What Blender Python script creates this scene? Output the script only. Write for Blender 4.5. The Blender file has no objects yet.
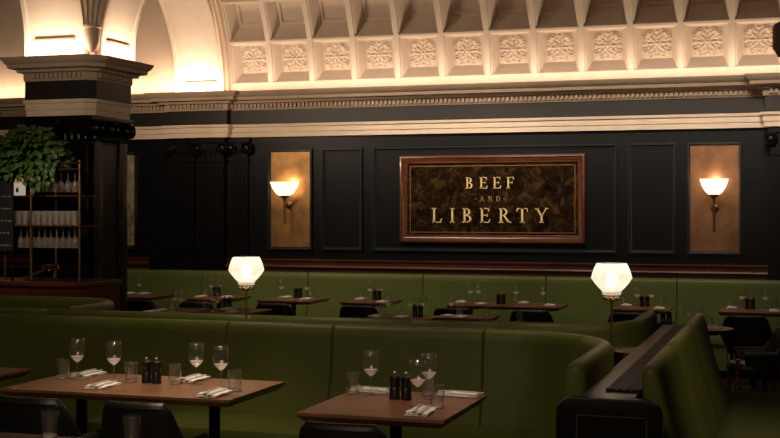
import bpy, bmesh, math, random
from mathutils import Vector, Matrix
random.seed(7)
SC = bpy.context.scene
COL = SC.collection
PI = math.pi
# ------------------------------------------------------------------ camera maths
F = 1250.; CX = 390.; HY = 208.; H = 1.59
TH = math.atan(410 / 1250.); sn, cs = math.sin(TH), math.cos(TH)
def P(px, py, z):
    u = (px - CX) / F; v = (HY - py) / F
    return Vector((z * (-sn + u * cs), z * (cs + u * sn), H + z * v))
def at_h(px, py, h): return P(px, py, (H - h) * F / (py - HY))
def at_Y(px, py, Y):
    u = (px - CX) / F; return P(px, py, Y / (cs + u * sn))
def at_X(px, py, X):
    u = (px - CX) / F; return P(px, py, X / (-sn + u * cs))
NEAR = 0.76          # table height, raised front level (floor 0)
FZ = -0.17           # floor of the lower level behind the front booths
FAR = FZ + 0.76
WY = 14.03           # back wall

# ------------------------------------------------------------------ materials
def lin(c): return tuple(((x / 12.92) if x <= .04045 else ((x + .055) / 1.055) ** 2.4) for x in c)
def newmat(name):
    m = bpy.data.materials.new(name); m.use_nodes = True
    nt = m.node_tree; return m, nt, nt.nodes['Principled BSDF']
def mat(name, col, rough=.5, metal=0., spec=.5, bump=0., bscale=60., var=0., vscale=6., coat=0.):
    m, nt, b = newmat(name)
    b.inputs['Base Color'].default_value = (*col, 1); b.inputs['Roughness'].default_value = rough
    b.inputs['Metallic'].default_value = metal; b.inputs['Specular IOR Level'].default_value = spec
    if coat: b.inputs['Coat Weight'].default_value = coat; b.inputs['Coat Roughness'].default_value = .1
    tc = nt.nodes.new('ShaderNodeTexCoord')
    if var:
        n = nt.nodes.new('ShaderNodeTexNoise'); n.inputs['Scale'].default_value = vscale; n.inputs['Detail'].default_value = 5
        r = nt.nodes.new('ShaderNodeValToRGB')
        r.color_ramp.elements[0].position = .3; r.color_ramp.elements[1].position = .7
        r.color_ramp.elements[0].color = (*[max(0, c * (1 - var)) for c in col], 1)
        r.color_ramp.elements[1].color = (*[min(1, c * (1 + var)) for c in col], 1)
        nt.links.new(tc.outputs['Object'], n.inputs['Vector']); nt.links.new(n.outputs['Fac'], r.inputs['Fac'])
        nt.links.new(r.outputs['Color'], b.inputs['Base Color'])
    if bump:
        n2 = nt.nodes.new('ShaderNodeTexNoise'); n2.inputs['Scale'].default_value = bscale; n2.inputs['Detail'].default_value = 3
        bp = nt.nodes.new('ShaderNodeBump'); bp.inputs['Strength'].default_value = bump; bp.inputs['Distance'].default_value = .01
        nt.links.new(tc.outputs['Object'], n2.inputs['Vector']); nt.links.new(n2.outputs['Fac'], bp.inputs['Height'])
        nt.links.new(bp.outputs['Normal'], b.inputs['Normal'])
    return m
def wood(name, c0, c1, rough, axis='X', scale=3., coat=0.):
    m, nt, b = newmat(name)
    tc = nt.nodes.new('ShaderNodeTexCoord'); mp = nt.nodes.new('ShaderNodeMapping')
    mp.inputs['Scale'].default_value = (1, 9, 9) if axis == 'X' else ((9, 1, 9) if axis == 'Y' else (9, 9, 1))
    n = nt.nodes.new('ShaderNodeTexNoise'); n.inputs['Scale'].default_value = scale; n.inputs['Detail'].default_value = 8
    n.inputs['Distortion'].default_value = .6
    r = nt.nodes.new('ShaderNodeValToRGB')
    r.color_ramp.elements[0].position = .32; r.color_ramp.elements[1].position = .68
    r.color_ramp.elements[0].color = (*c0, 1); r.color_ramp.elements[1].color = (*c1, 1)
    nt.links.new(tc.outputs['Object'], mp.inputs['Vector']); nt.links.new(mp.outputs['Vector'], n.inputs['Vector'])
    nt.links.new(n.outputs['Fac'], r.inputs['Fac']); nt.links.new(r.outputs['Color'], b.inputs['Base Color'])
    b.inputs['Roughness'].default_value = rough
    if coat: b.inputs['Coat Weight'].default_value = coat; b.inputs['Coat Roughness'].default_value = .12
    return m
def emit(name, col, s):
    m = bpy.data.materials.new(name); m.use_nodes = True; nt = m.node_tree; nt.nodes.clear()
    o = nt.nodes.new('ShaderNodeOutputMaterial'); e = nt.nodes.new('ShaderNodeEmission')
    e.inputs['Color'].default_value = (*col, 1); e.inputs['Strength'].default_value = s
    nt.links.new(e.outputs[0], o.inputs['Surface']); return m
def thin_glass(name, tint=(1, 1, 1), milk=.03, refl=1.):
    """thin clear glass: Fresnel reflection over clear transmission with white mixed in by milk"""
    m = bpy.data.materials.new(name); m.use_nodes = True; nt = m.node_tree; nt.nodes.clear()
    o = nt.nodes.new('ShaderNodeOutputMaterial')
    t = nt.nodes.new('ShaderNodeBsdfTransparent'); t.inputs['Color'].default_value = (*tint, 1)
    g = nt.nodes.new('ShaderNodeBsdfGlossy'); g.inputs['Roughness'].default_value = .11
    d = nt.nodes.new('ShaderNodeBsdfTranslucent'); d.inputs['Color'].default_value = (.95, .88, .8, 1)
    d2 = nt.nodes.new('ShaderNodeBsdfDiffuse'); d2.inputs['Color'].default_value = (.95, .88, .8, 1)
    fr = nt.nodes.new('ShaderNodeFresnel'); ge = nt.nodes.new('ShaderNodeNewGeometry')
    mi = nt.nodes.new('ShaderNodeMath'); mi.operation = 'MULTIPLY_ADD'; mi.inputs[1].default_value = -.8333; mi.inputs[2].default_value = 1.5
    nt.links.new(ge.outputs['Backfacing'], mi.inputs[0]); nt.links.new(mi.outputs[0], fr.inputs['IOR'])
    ml = nt.nodes.new('ShaderNodeMath'); ml.operation = 'MULTIPLY'; ml.inputs[1].default_value = 1.9 * refl
    m0 = nt.nodes.new('ShaderNodeMixShader'); m0.inputs[0].default_value = .5
    m1 = nt.nodes.new('ShaderNodeMixShader'); m1.inputs[0].default_value = milk
    m2 = nt.nodes.new('ShaderNodeMixShader')
    L = nt.links.new
    L(d.outputs[0], m0.inputs[1]); L(d2.outputs[0], m0.inputs[2])
    L(t.outputs[0], m1.inputs[1]); L(m0.outputs[0], m1.inputs[2])
    L(fr.outputs[0], ml.inputs[0]); L(ml.outputs[0], m2.inputs[0])
    L(m1.outputs[0], m2.inputs[1]); L(g.outputs[0], m2.inputs[2]); L(m2.outputs[0], o.inputs['Surface'])
    return m
M = {}
M['plaster'] = mat('cream plaster', (.54, .435, .345), .75, bump=.05, bscale=40, var=.05)
M['plaster_dim'] = mat('warm beige plaster', (.62, .46, .33), .8, var=.08, vscale=2)
M['stone'] = mat('buff cornice plaster', (.46, .34, .235), .65, var=.07, bump=.05)
M['archi'] = mat('pale architrave plaster', (.86, .69, .52), .6, var=.05)
M['frieze'] = mat('dark frieze paint', (.016, .0125, .0095), .5)
M['navy'] = mat('near black navy paint', (.0038, .0046, .0054), .40, spec=.3, bump=.03, bscale=30)
M['navyedge'] = mat('navy paint lightened for glints', (.024, .028, .031), .26)  # paler than the wall navy: edge highlights of the mouldings put into the colour
M['blackpaint'] = mat('glossy black column paint', (.0050, .0043, .0040), .36, spec=.3)
M['green'] = mat('olive green leather', (.086, .100, .018), .46, bump=.10, bscale=220, var=.10, vscale=3, spec=.25)
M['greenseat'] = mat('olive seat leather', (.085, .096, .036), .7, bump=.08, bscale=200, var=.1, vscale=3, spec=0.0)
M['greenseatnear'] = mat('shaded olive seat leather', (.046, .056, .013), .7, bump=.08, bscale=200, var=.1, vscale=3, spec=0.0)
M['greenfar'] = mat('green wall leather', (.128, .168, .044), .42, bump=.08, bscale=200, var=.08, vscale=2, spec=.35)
M['piping'] = mat('olive piping', (.12, .14, .035), .35)
M['blackleather'] = mat('black leather', (.011, .010, .009), .38, bump=.1, bscale=200)
M['mahog'] = wood('mahogany', (.05, .011, .007), (.13, .030, .017), .42, 'X', 2, .08)
M['mahogframe'] = wood('red brown mahogany', (.085, .026, .010), (.19, .062, .024), .28, 'X', 3, .3)
M['barwood'] = wood('dark red bar wood', (.07, .014, .011), (.15, .032, .021), .4, 'X', 2)
M['redleg'] = wood('reddish chair wood', (.09, .026, .013), (.20, .055, .026), .35, 'Z', 3)
M['table'] = wood('walnut table top', (.11, .048, .018), (.235, .108, .044), .38, 'X', 2.2, .15)
M['tablered'] = wood('reddish walnut table top', (.11, .044, .022), (.22, .09, .045), .4, 'X', 2.2, .1)
M['tabledark'] = wood('dark walnut table top', (.02, .01, .006), (.04, .02, .012), .45, 'X', 2.2)
M['edge'] = mat('dark table edge', (.03, .014, .008), .4)
M['blackmetal'] = mat('black metal', (.008, .008, .008), .45, .3)
M['floor'] = wood('dark floorboards', (.018, .008, .005), (.040, .016, .009), .4, 'Y', 1.5)
M['bronze'] = mat('aged bronze mirror', (.50, .27, .095), .36, .5, var=.35, vscale=5, bump=.05, bscale=8)
M['bronze_r'] = mat('aged copper mirror', (.30, .15, .075), .38, .55, var=.35, vscale=5, bump=.05, bscale=8)
M['brass'] = mat('brass', (.72, .45, .17), .25, 1.)
M['brassdull'] = mat('dull brass', (.30, .17, .075), .38, .9)
M['chrome'] = mat('chrome', (.75, .72, .7), .15, 1.)
M['gold'] = mat('gilt lettering', (.95, .74, .34), .5, .1)
M['golddull'] = mat('dull gilt line', (.50, .32, .13), .5, .1)
M['giltline'] = mat('thin gilt line', (.22, .12, .04), .4, .4)
M['linen'] = mat('white linen', (.80, .76, .70), .85, bump=.1, bscale=300)
M['mill'] = mat('black lacquered mill', (.010, .008, .007), .3)
M['cutlery'] = mat('steel cutlery', (.66, .63, .60), .38, .6)
M['glass'] = thin_glass('clear wine glass', milk=.02)
M['glassbase'] = thin_glass('whitened glass base', milk=.9)  # near-white colour stands for light caught in bowl bases and tumbler bottoms
M['tumbler'] = thin_glass('pressed tumbler glass', milk=.025)
M['leaf'] = mat('green leaf', (.06, .13, .025), .45, var=.4, vscale=14)
M['terracotta'] = mat('dark pot', (.03, .02, .015), .6)
M['console'] = mat('black console lacquer', (.007, .006, .006), .3)
M['shelf'] = wood('brown console shelf', (.030, .016, .009), (.060, .034, .018), .35, 'Y', 2)
M['inlay'] = mat('thin brass inlay line', (.10, .075, .055), .4, .5)
M['capgold'] = mat('gold tap cap', (.75, .48, .18), .2, 1.)
M['orange'] = emit('orange lit cap', (1, .42, .10), .35)
M['litpaper'] = emit('lit white lantern side', (1, .85, .68), .38)
M['slate'] = mat('slate board', (.016, .014, .013), .7)
M['chalk'] = mat('chalk', (.55, .5, .46), .9)
def marble():
    m, nt, b = newmat('dark marbled gilt glass')
    tc = nt.nodes.new('ShaderNodeTexCoord')
    n = nt.nodes.new('ShaderNodeTexNoise'); n.inputs['Scale'].default_value = 8.5; n.inputs['Detail'].default_value = 9
    n.inputs['Roughness'].default_value = .68; n.inputs['Distortion'].default_value = .9
    r = nt.nodes.new('ShaderNodeValToRGB')
    e = r.color_ramp.elements
    e[0].position = .38; e[0].color = (.006, .004, .003, 1)
    e[1].position = .72; e[1].color = (.12, .06, .019, 1)
    x = e.new(.54); x.color = (.030, .016, .007, 1)
    nt.links.new(tc.outputs['Object'], n.inputs['Vector']); nt.links.new(n.outputs['Fac'], r.inputs['Fac'])
    nt.links.new(r.outputs['Color'], b.inputs['Base Color'])
    b.inputs['Roughness'].default_value = .07; b.inputs['Specular IOR Level'].default_value = .6
    return m
M['marble'] = marble()
def shade_mat(name, s_em, col=(1, .80, .58)):
    """pressed glass lit from inside: translucent, slightly clear, own faint glow"""
    m = bpy.data.materials.new(name); m.use_nodes = True; nt = m.node_tree; nt.nodes.clear(); L = nt.links.new
    o = nt.nodes.new('ShaderNodeOutputMaterial')
    tl = nt.nodes.new('ShaderNodeBsdfTranslucent'); tl.inputs['Color'].default_value = (.95, .9, .84, 1)
    tr = nt.nodes.new('ShaderNodeBsdfTransparent')
    gl = nt.nodes.new('ShaderNodeBsdfGlossy'); gl.inputs['Roughness'].default_value = .1
    em = nt.nodes.new('ShaderNodeEmission'); em.inputs['Color'].default_value = (*col, 1); em.inputs['Strength'].default_value = s_em
    a = nt.nodes.new('ShaderNodeMixShader'); a.inputs[0].default_value = .22; L(tl.outputs[0], a.inputs[1]); L(tr.outputs[0], a.inputs[2])
    b = nt.nodes.new('ShaderNodeMixShader'); b.inputs[0].default_value = .06; L(a.outputs[0], b.inputs[1]); L(gl.outputs[0], b.inputs[2])
    ad = nt.nodes.new('ShaderNodeAddShader'); L(b.outputs[0], ad.inputs[0]); L(em.outputs[0], ad.inputs[1])
    L(ad.outputs[0], o.inputs['Surface']); return m
M['shade'] = shade_mat('lit pressed glass shade', .10, (1, .88, .74))
M['sconce'] = shade_mat('lit frosted sconce bowl', .3)
M['bulb'] = emit('lamp bulb', (1, .88, .70), 4)

# ------------------------------------------------------------------ mesh builder
class MB:
    def __init__(s): s.v = []; s.f = []; s.smooth = []
    def add(s, vs, fs, sm=False):
        o = len(s.v); s.v += [tuple(v) for v in vs]; s.f += [tuple(i + o for i in f) for f in fs]; s.smooth += [sm] * len(fs); return s
    def box(s, x0, x1, y0, y1, z0, z1, M4=None):
        vs = [Vector((x, y, z)) for z in (z0, z1) for y in (y0, y1) for x in (x0, x1)]
        if M4 is not None: vs = [M4 @ v for v in vs]
        return s.add(vs, [(0, 2, 3, 1), (4, 5, 7, 6), (0, 1, 5, 4), (2, 6, 7, 3), (0, 4, 6, 2), (1, 3, 7, 5)])
    def lathe(s, prof, seg=24, c=(0, 0, 0), mod=None, M4=None):
        vs = []; n = len(prof)
        for r, z in prof:
            for k in range(seg):
                a = 2 * PI * k / seg; rr = r if mod is None else r * mod(k, z)
                v = Vector((rr * math.cos(a), rr * math.sin(a), z))
                if M4 is not None: v = M4 @ v
                vs.append(v + Vector(c))
        fs = [(i * seg + k, i * seg + (k + 1) % seg, (i + 1) * seg + (k + 1) % seg, (i + 1) * seg + k) for i in range(n - 1) for k in range(seg)]
        s.add(vs, fs, True)
        o = len(s.v) - len(vs)
        for i, flip in ((0, True), (n - 1, False)):
            if prof[i][0] > 1e-4 and s.capped:
                f = [o + i * seg + k for k in range(seg)]
                s.f.append(tuple(reversed(f)) if flip else tuple(f)); s.smooth.append(False)
        return s
    capped = True
    def tube(s, pts, r, seg=8, cap=True):
        pts = [Vector(p) for p in pts]; n = len(pts); rs = r if isinstance(r, (list, tuple)) else [r] * n
        vs = []
        up = Vector((0, 0, 1))
        for i, p in enumerate(pts):
            d = (pts[min(i + 1, n - 1)] - pts[max(i - 1, 0)]).normalized()
            a = d.cross(up)
            if a.length < 1e-3: a = d.cross(Vector((1, 0, 0)))
            a.normalize(); b = a.cross(d)
            for k in range(seg):
                t = 2 * PI * k / seg; vs.append(p + rs[i] * (a * math.cos(t) + b * math.sin(t)))
        fs = [(i * seg + k, (i + 1) * seg + k, (i + 1) * seg + (k + 1) % seg, i * seg + (k + 1) % seg) for i in range(n - 1) for k in range(seg)]
        if cap: fs += [tuple(range(seg)), tuple(reversed(range((n - 1) * seg, n * seg)))]
        return s.add(vs, fs, True)
    def prism(s, poly, fn, t0, t1):
        """poly of 2-D points, fn(a,b,t)->3-D"""
        n = len(poly)
        vs = [fn(a, b, t0) for a, b in poly] + [fn(a, b, t1) for a, b in poly]
        fs = [tuple(reversed(range(n))), tuple(range(n, 2 * n))] + [(i, (i + 1) % n, n + (i + 1) % n, n + i) for i in range(n)]
        return s.add(vs, fs)
    def sweep(s, path, prof, cap=True, closed=True, scale=None, smooth=True):
        """path: plan points; prof: (n, z), n = distance to the right-hand side of travel"""
        n = len(path); m = len(prof); vs = []
        for i, p in enumerate(path):
            p = Vector((p[0], p[1])); a = Vector(path[max(i - 1, 0)][:2]); b = Vector(path[min(i + 1, n - 1)][:2])
            if i > 0 and i < n - 1:
                d1 = (p - a).normalized(); d2 = (b - p).normalized(); d = (d1 + d2).normalized()
                k = 1 / max(.5, d.dot(d1))
            else: d = (b - a).normalized(); k = 1
            nr = Vector((d.y, -d.x)) * k
            for j, (q, z) in enumerate(prof):
                if scale: q, z = scale(i, q, z)
                vs.append((p.x + nr.x * q, p.y + nr.y * q, z))
        mm = m if closed else m - 1
        fs = [(i * m + j, (i + 1) * m + j, (i + 1) * m + (j + 1) % m, i * m + (j + 1) % m) for i in range(n - 1) for j in range(mm)]
        if cap and closed: fs += [tuple(range(m)), tuple(reversed(range((n - 1) * m, n * m)))]
        return s.add(vs, fs, smooth)
    def mesh(s, name, m, sharp=35, bevel=0):
        me = bpy.data.meshes.new(name); me.from_pydata(s.v, [], s.f); me.update()
        bm = bmesh.new(); bm.from_mesh(me); bmesh.ops.remove_doubles(bm, verts=bm.verts, dist=1e-5)
        bmesh.ops.recalc_face_normals(bm, faces=bm.faces)
        if bevel: bmesh.ops.bevel(bm, geom=[e for e in bm.edges if e.is_manifold and e.calc_face_angle(0) > .6], offset=bevel, segments=2, profile=.6, affect='EDGES', clamp_overlap=True)
        for f in bm.faces: f.smooth = True
        bm.to_mesh(me); bm.free()
        me.set_sharp_from_angle(angle=math.radians(sharp))
        me.materials.append(M[m] if isinstance(m, str) else m); return me
    def build(s, name, m, parent=None, loc=None, sharp=35, bevel=0, label=None):
        o = bpy.data.objects.new(name, s.mesh(name, m, sharp, bevel)); COL.objects.link(o)
        if parent: o.parent = parent
        if loc is not None: o.location = loc
        if label: o['label'] = label
        return o
def empty(name, loc, rz=0):
    o = bpy.data.objects.new(name, None); COL.objects.link(o); o.location = loc; o.rotation_euler = (0, 0, rz)
    o.empty_display_size = .05; return o
def tag(o, label, cat, group=None, kind=None):
    if label: o['label'] = label
    if cat: o['category'] = cat
    if group: o['group'] = group
    if kind: o['kind'] = kind
    return o
def struct(o): o['kind'] = 'structure'; return o
def dup(root, loc, rz=None, label=None, group=None):
    r = root.copy(); COL.objects.link(r); r.location = loc
    if rz is not None: r.rotation_euler = (0, 0, rz)
    if label: r['label'] = label
    if group: r['group'] = group
    for ch in list(root.children):
        c = ch.copy(); COL.objects.link(c); c.parent = r
        for g in list(ch.children):
            d = g.copy(); COL.objects.link(d); d.parent = c
    return r
ORD = ['first', 'second', 'third', 'fourth', 'fifth', 'sixth', 'seventh', 'eighth', 'ninth', 'tenth', 'eleventh', 'twelfth', 'thirteenth']

# ================================================================== SHELL
XL, XR = -11.5, 2.6
struct(MB().box(XL, XR, -1.5, 6.45, -.3, 0).build('floor', 'floor'))
struct(MB().box(XL, XR, 6.45, WY + .1, -.4, FZ).build('floor', 'floor'))
# heights of the entablature
ZA0, ZA1, ZF1, ZD1, ZC1 = 2.455, 2.61, 2.785, 2.862, 3.005
VX0 = at_Y(271, 60, WY).x - (at_Y(732.5, 60, WY).x - at_Y(271, 60, WY).x) / 10.0 + .0
wall = MB(); wall.box(XL, XR, WY, WY + .2, FZ, ZC1)
struct(wall.build('wall_back', 'navy'))
lun = MB(); lun.box(XL, VX0 + .02, WY + .02, WY + .22, ZC1, 5.2)
struct(lun.build('wall_lunette', 'plaster_dim'))
# entablature sweeps: profiles are (distance out, z)
def entab(path, tagname):
    arch = [(-.05, ZA0), (.050, ZA0), (.050, ZA0 + .055), (.064, ZA0 + .06), (.064, ZA0 + .115), (.085, ZA0 + .125), (.09, ZA1), (-.05, ZA1)]
    o = struct(MB().sweep(path, arch, smooth=False).build('trim_1', 'archi'))
    fr = [(-.05, ZA1 - .005), (.04, ZA1 - .005), (.04, ZF1 + .005), (-.05, ZF1 + .005)]
    struct(MB().sweep(path, fr, smooth=False).build('trim_2', 'frieze'))
    cor = [(-.05, ZF1), (.055, ZF1), (.062, ZF1 + .02), (.062, ZD1), (.115, ZD1 + .004), (.125, ZD1 + .03), (.19, ZD1 + .04), (.195, ZD1 + .075), (.215, ZD1 + .085),
           (.245, ZD1 + .125), (.25, ZC1), (-.05, ZC1)]
    mb = MB().sweep(path, cor, smooth=False)
    # dentils
    for i in range(len(path) - 1):
        a, b = Vector(path[i][:2]), Vector(path[i + 1][:2]); d = (b - a); L = d.length; d.normalize(); nr = Vector((d.y, -d.x))
        n = int(L / .052)
        if L < .3: continue
        for k in range(n):
            c = a + d * (L * (k + .5) / n)
            pts = []
            for q in (.05, .092):
                for w in (-.015, .015):
                    for z in (ZF1 + .026, ZD1 - .004): pts.append((c.x + nr.x * q + d.x * w, c.y + nr.y * q + d.y * w, z))
            mb.add(pts, [(0, 1, 3, 2), (4, 6, 7, 5), (0, 4, 5, 1), (2, 3, 7, 6), (0, 2, 6, 4), (1, 5, 7, 3)])
    return struct(mb.build('trim_3', 'stone'))
bx0 = at_Y(175, 130, WY).x; bx1 = at_Y(229, 130, WY).x
rx0 = at_Y(769, 128, WY - .1).x
entab([(XL, WY), (bx0, WY), (bx0, WY - .10), (bx1, WY - .10), (bx1, WY), (rx0, WY), (rx0, WY - .12), (XR, WY - .12)], 'wall')

# ---------------- coffered vault
R = 2.0; Z0 = ZC1
def vp(x, s, d):
    ph = s / R; return (x, WY - R + (R + d) * math.cos(ph), Z0 + (R + d) * math.sin(ph))
vb = MB()
def quad(a, b, c, d): vb.add([a, b, c, d], [(0, 1, 2, 3)])
x_first = at_Y(234, 60, WY).x; x_pitch = (at_Y(732.5, 60, WY).x - at_Y(271, 60, WY).x) / 10.0
x_r0 = at_Y(271, 60, WY).x   # centre line of the rib right of coffer 1
rows = [(.13, .585), (.635, 1.09), (1.14, 1.60)]
SMAX = 1.72
def orn(u, v):
    a = math.atan2(v, u); r = math.hypot(u, v); g = lambda x, w: math.exp(-(x / w) ** 2)
    h = .9 * g(r, .12) + .55 * g(r - .24, .05) * (.6 + .4 * math.cos(8 * a))
    h += .7 * max(0, math.cos(8 * a)) ** 1.5 * g(r - .46, .14) + .5 * max(0, math.cos(8 * a + PI)) * g(r - .62, .08)
    h += .7 * max(0, math.cos(4 * a + PI)) ** 3 * g(r - .88, .2) + .6 * max(0, math.cos(4 * a)) ** 6 * g(r - .80, .10)
    for su in (-1, 1):
        for sv in (-1, 1):
            for cu, cv in ((.78, .42), (.42, .78)): rr_ = math.hypot(u - su * cu, v - sv * cv); h += .5 * g(rr_ - .11, .045)
    return h * min(1, (1 - max(abs(u), abs(v))) * 8)
def ring(x0, x1, s0, s1, d0, X0, X1, S0, S1, d1, ns=6):
    """frame of 4 bands from outer rect (depth d0) to inner rect (depth d1), subdivided along s"""
    for k in range(ns):
        f0, f1 = k / ns, (k + 1) / ns
        o0, o1 = s0 + (s1 - s0) * f0, s0 + (s1 - s0) * f1; i0, i1 = S0 + (S1 - S0) * f0, S0 + (S1 - S0) * f1
        quad(vp(x0, o0, d0), vp(x0, o1, d0), vp(X0, i1, d1), vp(X0, i0, d1))
        quad(vp(x1, o0, d0), vp(X1, i0, d1), vp(X1, i1, d1), vp(x1, o1, d0))
    quad(vp(x0, s0, d0), vp(X0, S0, d1), vp(X1, S0, d1), vp(x1, s0, d0))
    quad(vp(x0, s1, d0), vp(x1, s1, d0), vp(X1, S1, d1), vp(X0, S1, d1))
def face(x0, x1, s0, s1, d, nx=1, ns=5, h=None, amp=.02):
    for i in range(nx):
        for j in range(ns):
            def pt(ii, jj):
                u, v = ii / nx, jj / ns; dd = d
                if h: dd = d - amp * h(2 * u - 1, 2 * v - 1)
                return vp(x0 + (x1 - x0) * u, s0 + (s1 - s0) * v, dd)
            quad(pt(i, j), pt(i, j + 1), pt(i + 1, j + 1), pt(i + 1, j))
ncell0, ncell1 = -1, 18
for ci in range(ncell0, ncell1):
    cx0 = x_r0 + (ci - 0) * x_pitch; cx1 = cx0 + x_pitch
    if ci == -1: cx0 = VX0 - .0
    face(cx0, cx1, 0, rows[0][0] - .03, 0, 1, 2)
    prev = rows[0][0] - .03
    for ri, (a, b) in enumerate(rows):
        a0, b0 = a - .03, b + .025 if ri < len(rows) - 1 else b + .03
        b0 = (b + rows[ri + 1][0]) / 2 if ri < 2 else SMAX
        a0 = (a + rows[ri - 1][1]) / 2 if ri > 0 else prev
        ox0, ox1 = cx1 - x_pitch + .045, cx1 - .045
        ring(cx0, cx1, a0, b0, 0, ox0 - .018, ox1 + .018, a - .012, b + .012, 0)
        ring(ox0 - .018, ox1 + .018, a - .012, b + .012, 0, ox0 - .014, ox1 + .014, a - .008, b + .008, .018)
        ring(ox0 - .014, ox1 + .014, a - .008, b + .008, .018, ox0, ox1, a, b, .022)
        if ri == 0:
            dp = .15; ix0, ix1, ia, ib = ox0 + .06, ox1 - .06, a + .105, b - .04
            ring(ox0, ox1, a, b, .022, ox0 + .012, ox1 - .012, a + .010, b - .012, .04)
            ring(ox0 + .012, ox1 - .012, a + .010, b - .012, .04, ix0 - .012, ix1 + .012, ia - .012, ib + .010, dp - .02)
            ring(ix0 - .012, ix1 + .012, ia - .012, ib + .010, dp - .02, ix0, ix1, ia, ib, dp)
            face(ix0, ix1, ia, ib, dp, 34, 34, orn, .040)
        else:
            dp = .20; ix0, ix1, ia, ib = ox0 + .06, ox1 - .06, a + .125, b - .05
            ring(ox0, ox1, a, b, .022, ox0 + .012, ox1 - .012, a + .012, b - .012, .06)
            ring(ox0 + .012, ox1 - .012, a + .012, b - .012, .06, ix0, ix1, ia, ib, dp)
            ring(ix0, ix1, ia, ib, dp, ix0 + .03, ix1 - .03, ia + .03, ib - .03, dp)
            ring(ix0 + .03, ix1 - .03, ia + .03, ib - .03, dp, ix0 + .04, ix1 - .04, ia + .04, ib - .04, dp + .03)
            face(ix0 + .04, ix1 - .04, ia + .04, ib - .04, dp + .03)
struct(vb.build('ceiling', 'plaster', sharp=25))

# ---------------- pier with capital and entablature
pf = P(92, 90, 11.62)                       # frieze front-right corner
PYF = pf.y; PXR = pf.x
PXL = at_Y(25, 90, PYF).x
PYB = at_X(131, 90, PXR).y
o4 = .04
px0, px1, py0, py1 = PXL + o4, PXR - o4, PYF + o4, PYB - o4
ppath = [(px0, py1), (px0, py0), (px1, py0), (px1, py1), (px0, py1)]
# travel: down left side (-Y), front (+X), right side (+Y): outward = right-hand side
def entab_pier():
    def clos(prof, m, nm, dent=False, shr=1.):
        mb = MB(); c_ = .055; k_ = .42
        pts = [(px0, py0), (px1 - c_, py0), (px1, py0 + c_), (px1, py1), (px0, py1)]
        sg = [(-1, -1), (k_, -1), (1, -k_), (1, 1), (-1, 1)]
        prof = [(q * shr if q > .045 else q, z) for q, z in prof]
        n = len(prof); vs = []
        for (x, y), (sx, sy) in zip(pts, sg):
            for q, z in prof: vs.append((x + sx * q, y + sy * q, z))
        fs = [(i * n + j, ((i + 1) % 5) * n + j, ((i + 1) % 5) * n + j + 1, i * n + j + 1) for i in range(5) for j in range(n - 1)]
        fs += [tuple(i * n for i in range(5)), tuple(i * n + n - 1 for i in range(5))]
        mb.add(vs, fs)
        if dent:
            for (x0, y0), (x1, y1), nx, ny in (((px0, py0), (px1, py0), 0, -1), ((px1, py0), (px1, py1), 1, 0)):
                L = math.hypot(x1 - x0, y1 - y0); k = int(L / .047)
                dx, dy = (x1 - x0) / L, (y1 - y0) / L
                for i in range(1, k - 1):
                    c = (i + .5) / k * L; cx, cy = x0 + dx * c, y0 + dy * c
                    q0, q1 = .045, .078
                    xs = [cx + nx * q0 - dx * .014, cx + nx * q1 + dx * .014] if nx else [cx - .014, cx + .014]
                    ys = [cy + ny * q0, cy + ny * q1] if ny else [cy - .014, cy + .014]
                    mb.box(min(xs), max(xs), min(ys), max(ys), ZF1 + .026, ZD1 - .004)
        return struct(mb.build(nm, m))
    clos([(-.02, ZA0), (.050, ZA0), (.050, ZA0 + .055), (.064, ZA0 + .06), (.064, ZA0 + .115), (.085, ZA0 + .125), (.09, ZA1), (-.02, ZA1)], 'archi', 'trim_1', False, .62)
    clos([(.0, ZA1 - .005), (.04, ZA1 - .005), (.04, ZF1 + .005), (0, ZF1 + .005)], 'frieze', 'trim_2')
    clos([(-.02, ZF1), (.055, ZF1), (.062, ZF1 + .02), (.062, ZD1), (.115, ZD1 + .004), (.125, ZD1 + .03), (.19, ZD1 + .04), (.195, ZD1 + .075), (.215, ZD1 + .085),
          (.245, ZD1 + .125), (.25, ZC1), (-.02, ZC1)], 'stone', 'trim_3', True, .82)
entab_pier()
# shaft with flutes on the faces and a dark composite capital
pm = MB()
pm.box(px0 + .02, px1 + .015, py0 + .02, py1 + .02, FZ, ZA0 + .01)
for x in (px0 + .02, px1 - .16):
    pm.box(x, x + .14, py0 - .01, py0 + .03, FZ + .3, ZA0 - .2)
for y in (py0 + .02, py1 - .16):
    pm.box(px1 - .03, px1 + .035, y, y + .14, FZ + .3, ZA0 - .2)
pm.box(px0 - .05, px1 + .05, py0 - .05, py1 + .05, FZ, FZ + .28)
pm.box(px0 - .02, px1 + .02, py0 - .02, py1 + .02, ZA0 - .27, ZA0 - .235)
pm.box(px0 - .06, px1 + .06, py0 - .06, py1 + .06, ZA0 - .045, ZA0)
struct(pm.build('wall_pier', 'blackpaint', bevel=.008))
cap = MB()
def volute(c, ax, r=.075, w=.05):
    """scroll disc + ring + eye; ax = 'x' or 'y' facing axis"""
    Mx = Matrix.Rotation(PI / 2, 4, 'X') if ax == 'y' else Matrix.Rotation(PI / 2, 4, 'Y')
    cap.lathe([(0.0001, -w), (r * .75, -w), (r, -w * .6), (r, w * .6), (r * .82, w), (r * .62, w * .6), (r * .45, w), (r * .3, w * .6), (r * .25, w * 1.15), (.0001, w * 1.2)], 14, c, M4=Mx)
for x in (px0 + .02, (px0 + px1) / 2, px1 - .02):
    volute((x, py0 - .05, ZA0 - .12), 'y')
for y in (py0 + .03, (py0 + py1) / 2, py1 - .03):
    volute((px1 + .05, y, ZA0 - .12), 'x')
for k in range(9):
    x = px0 + .03 + (px1 - px0 - .06) * k / 8; cap.lathe([(.0001, -.05), (.022, -.03), (.026, 0), (.015, .04), (.0001, .05)], 8, (x, py0 - .03, ZA0 - .20))
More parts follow.
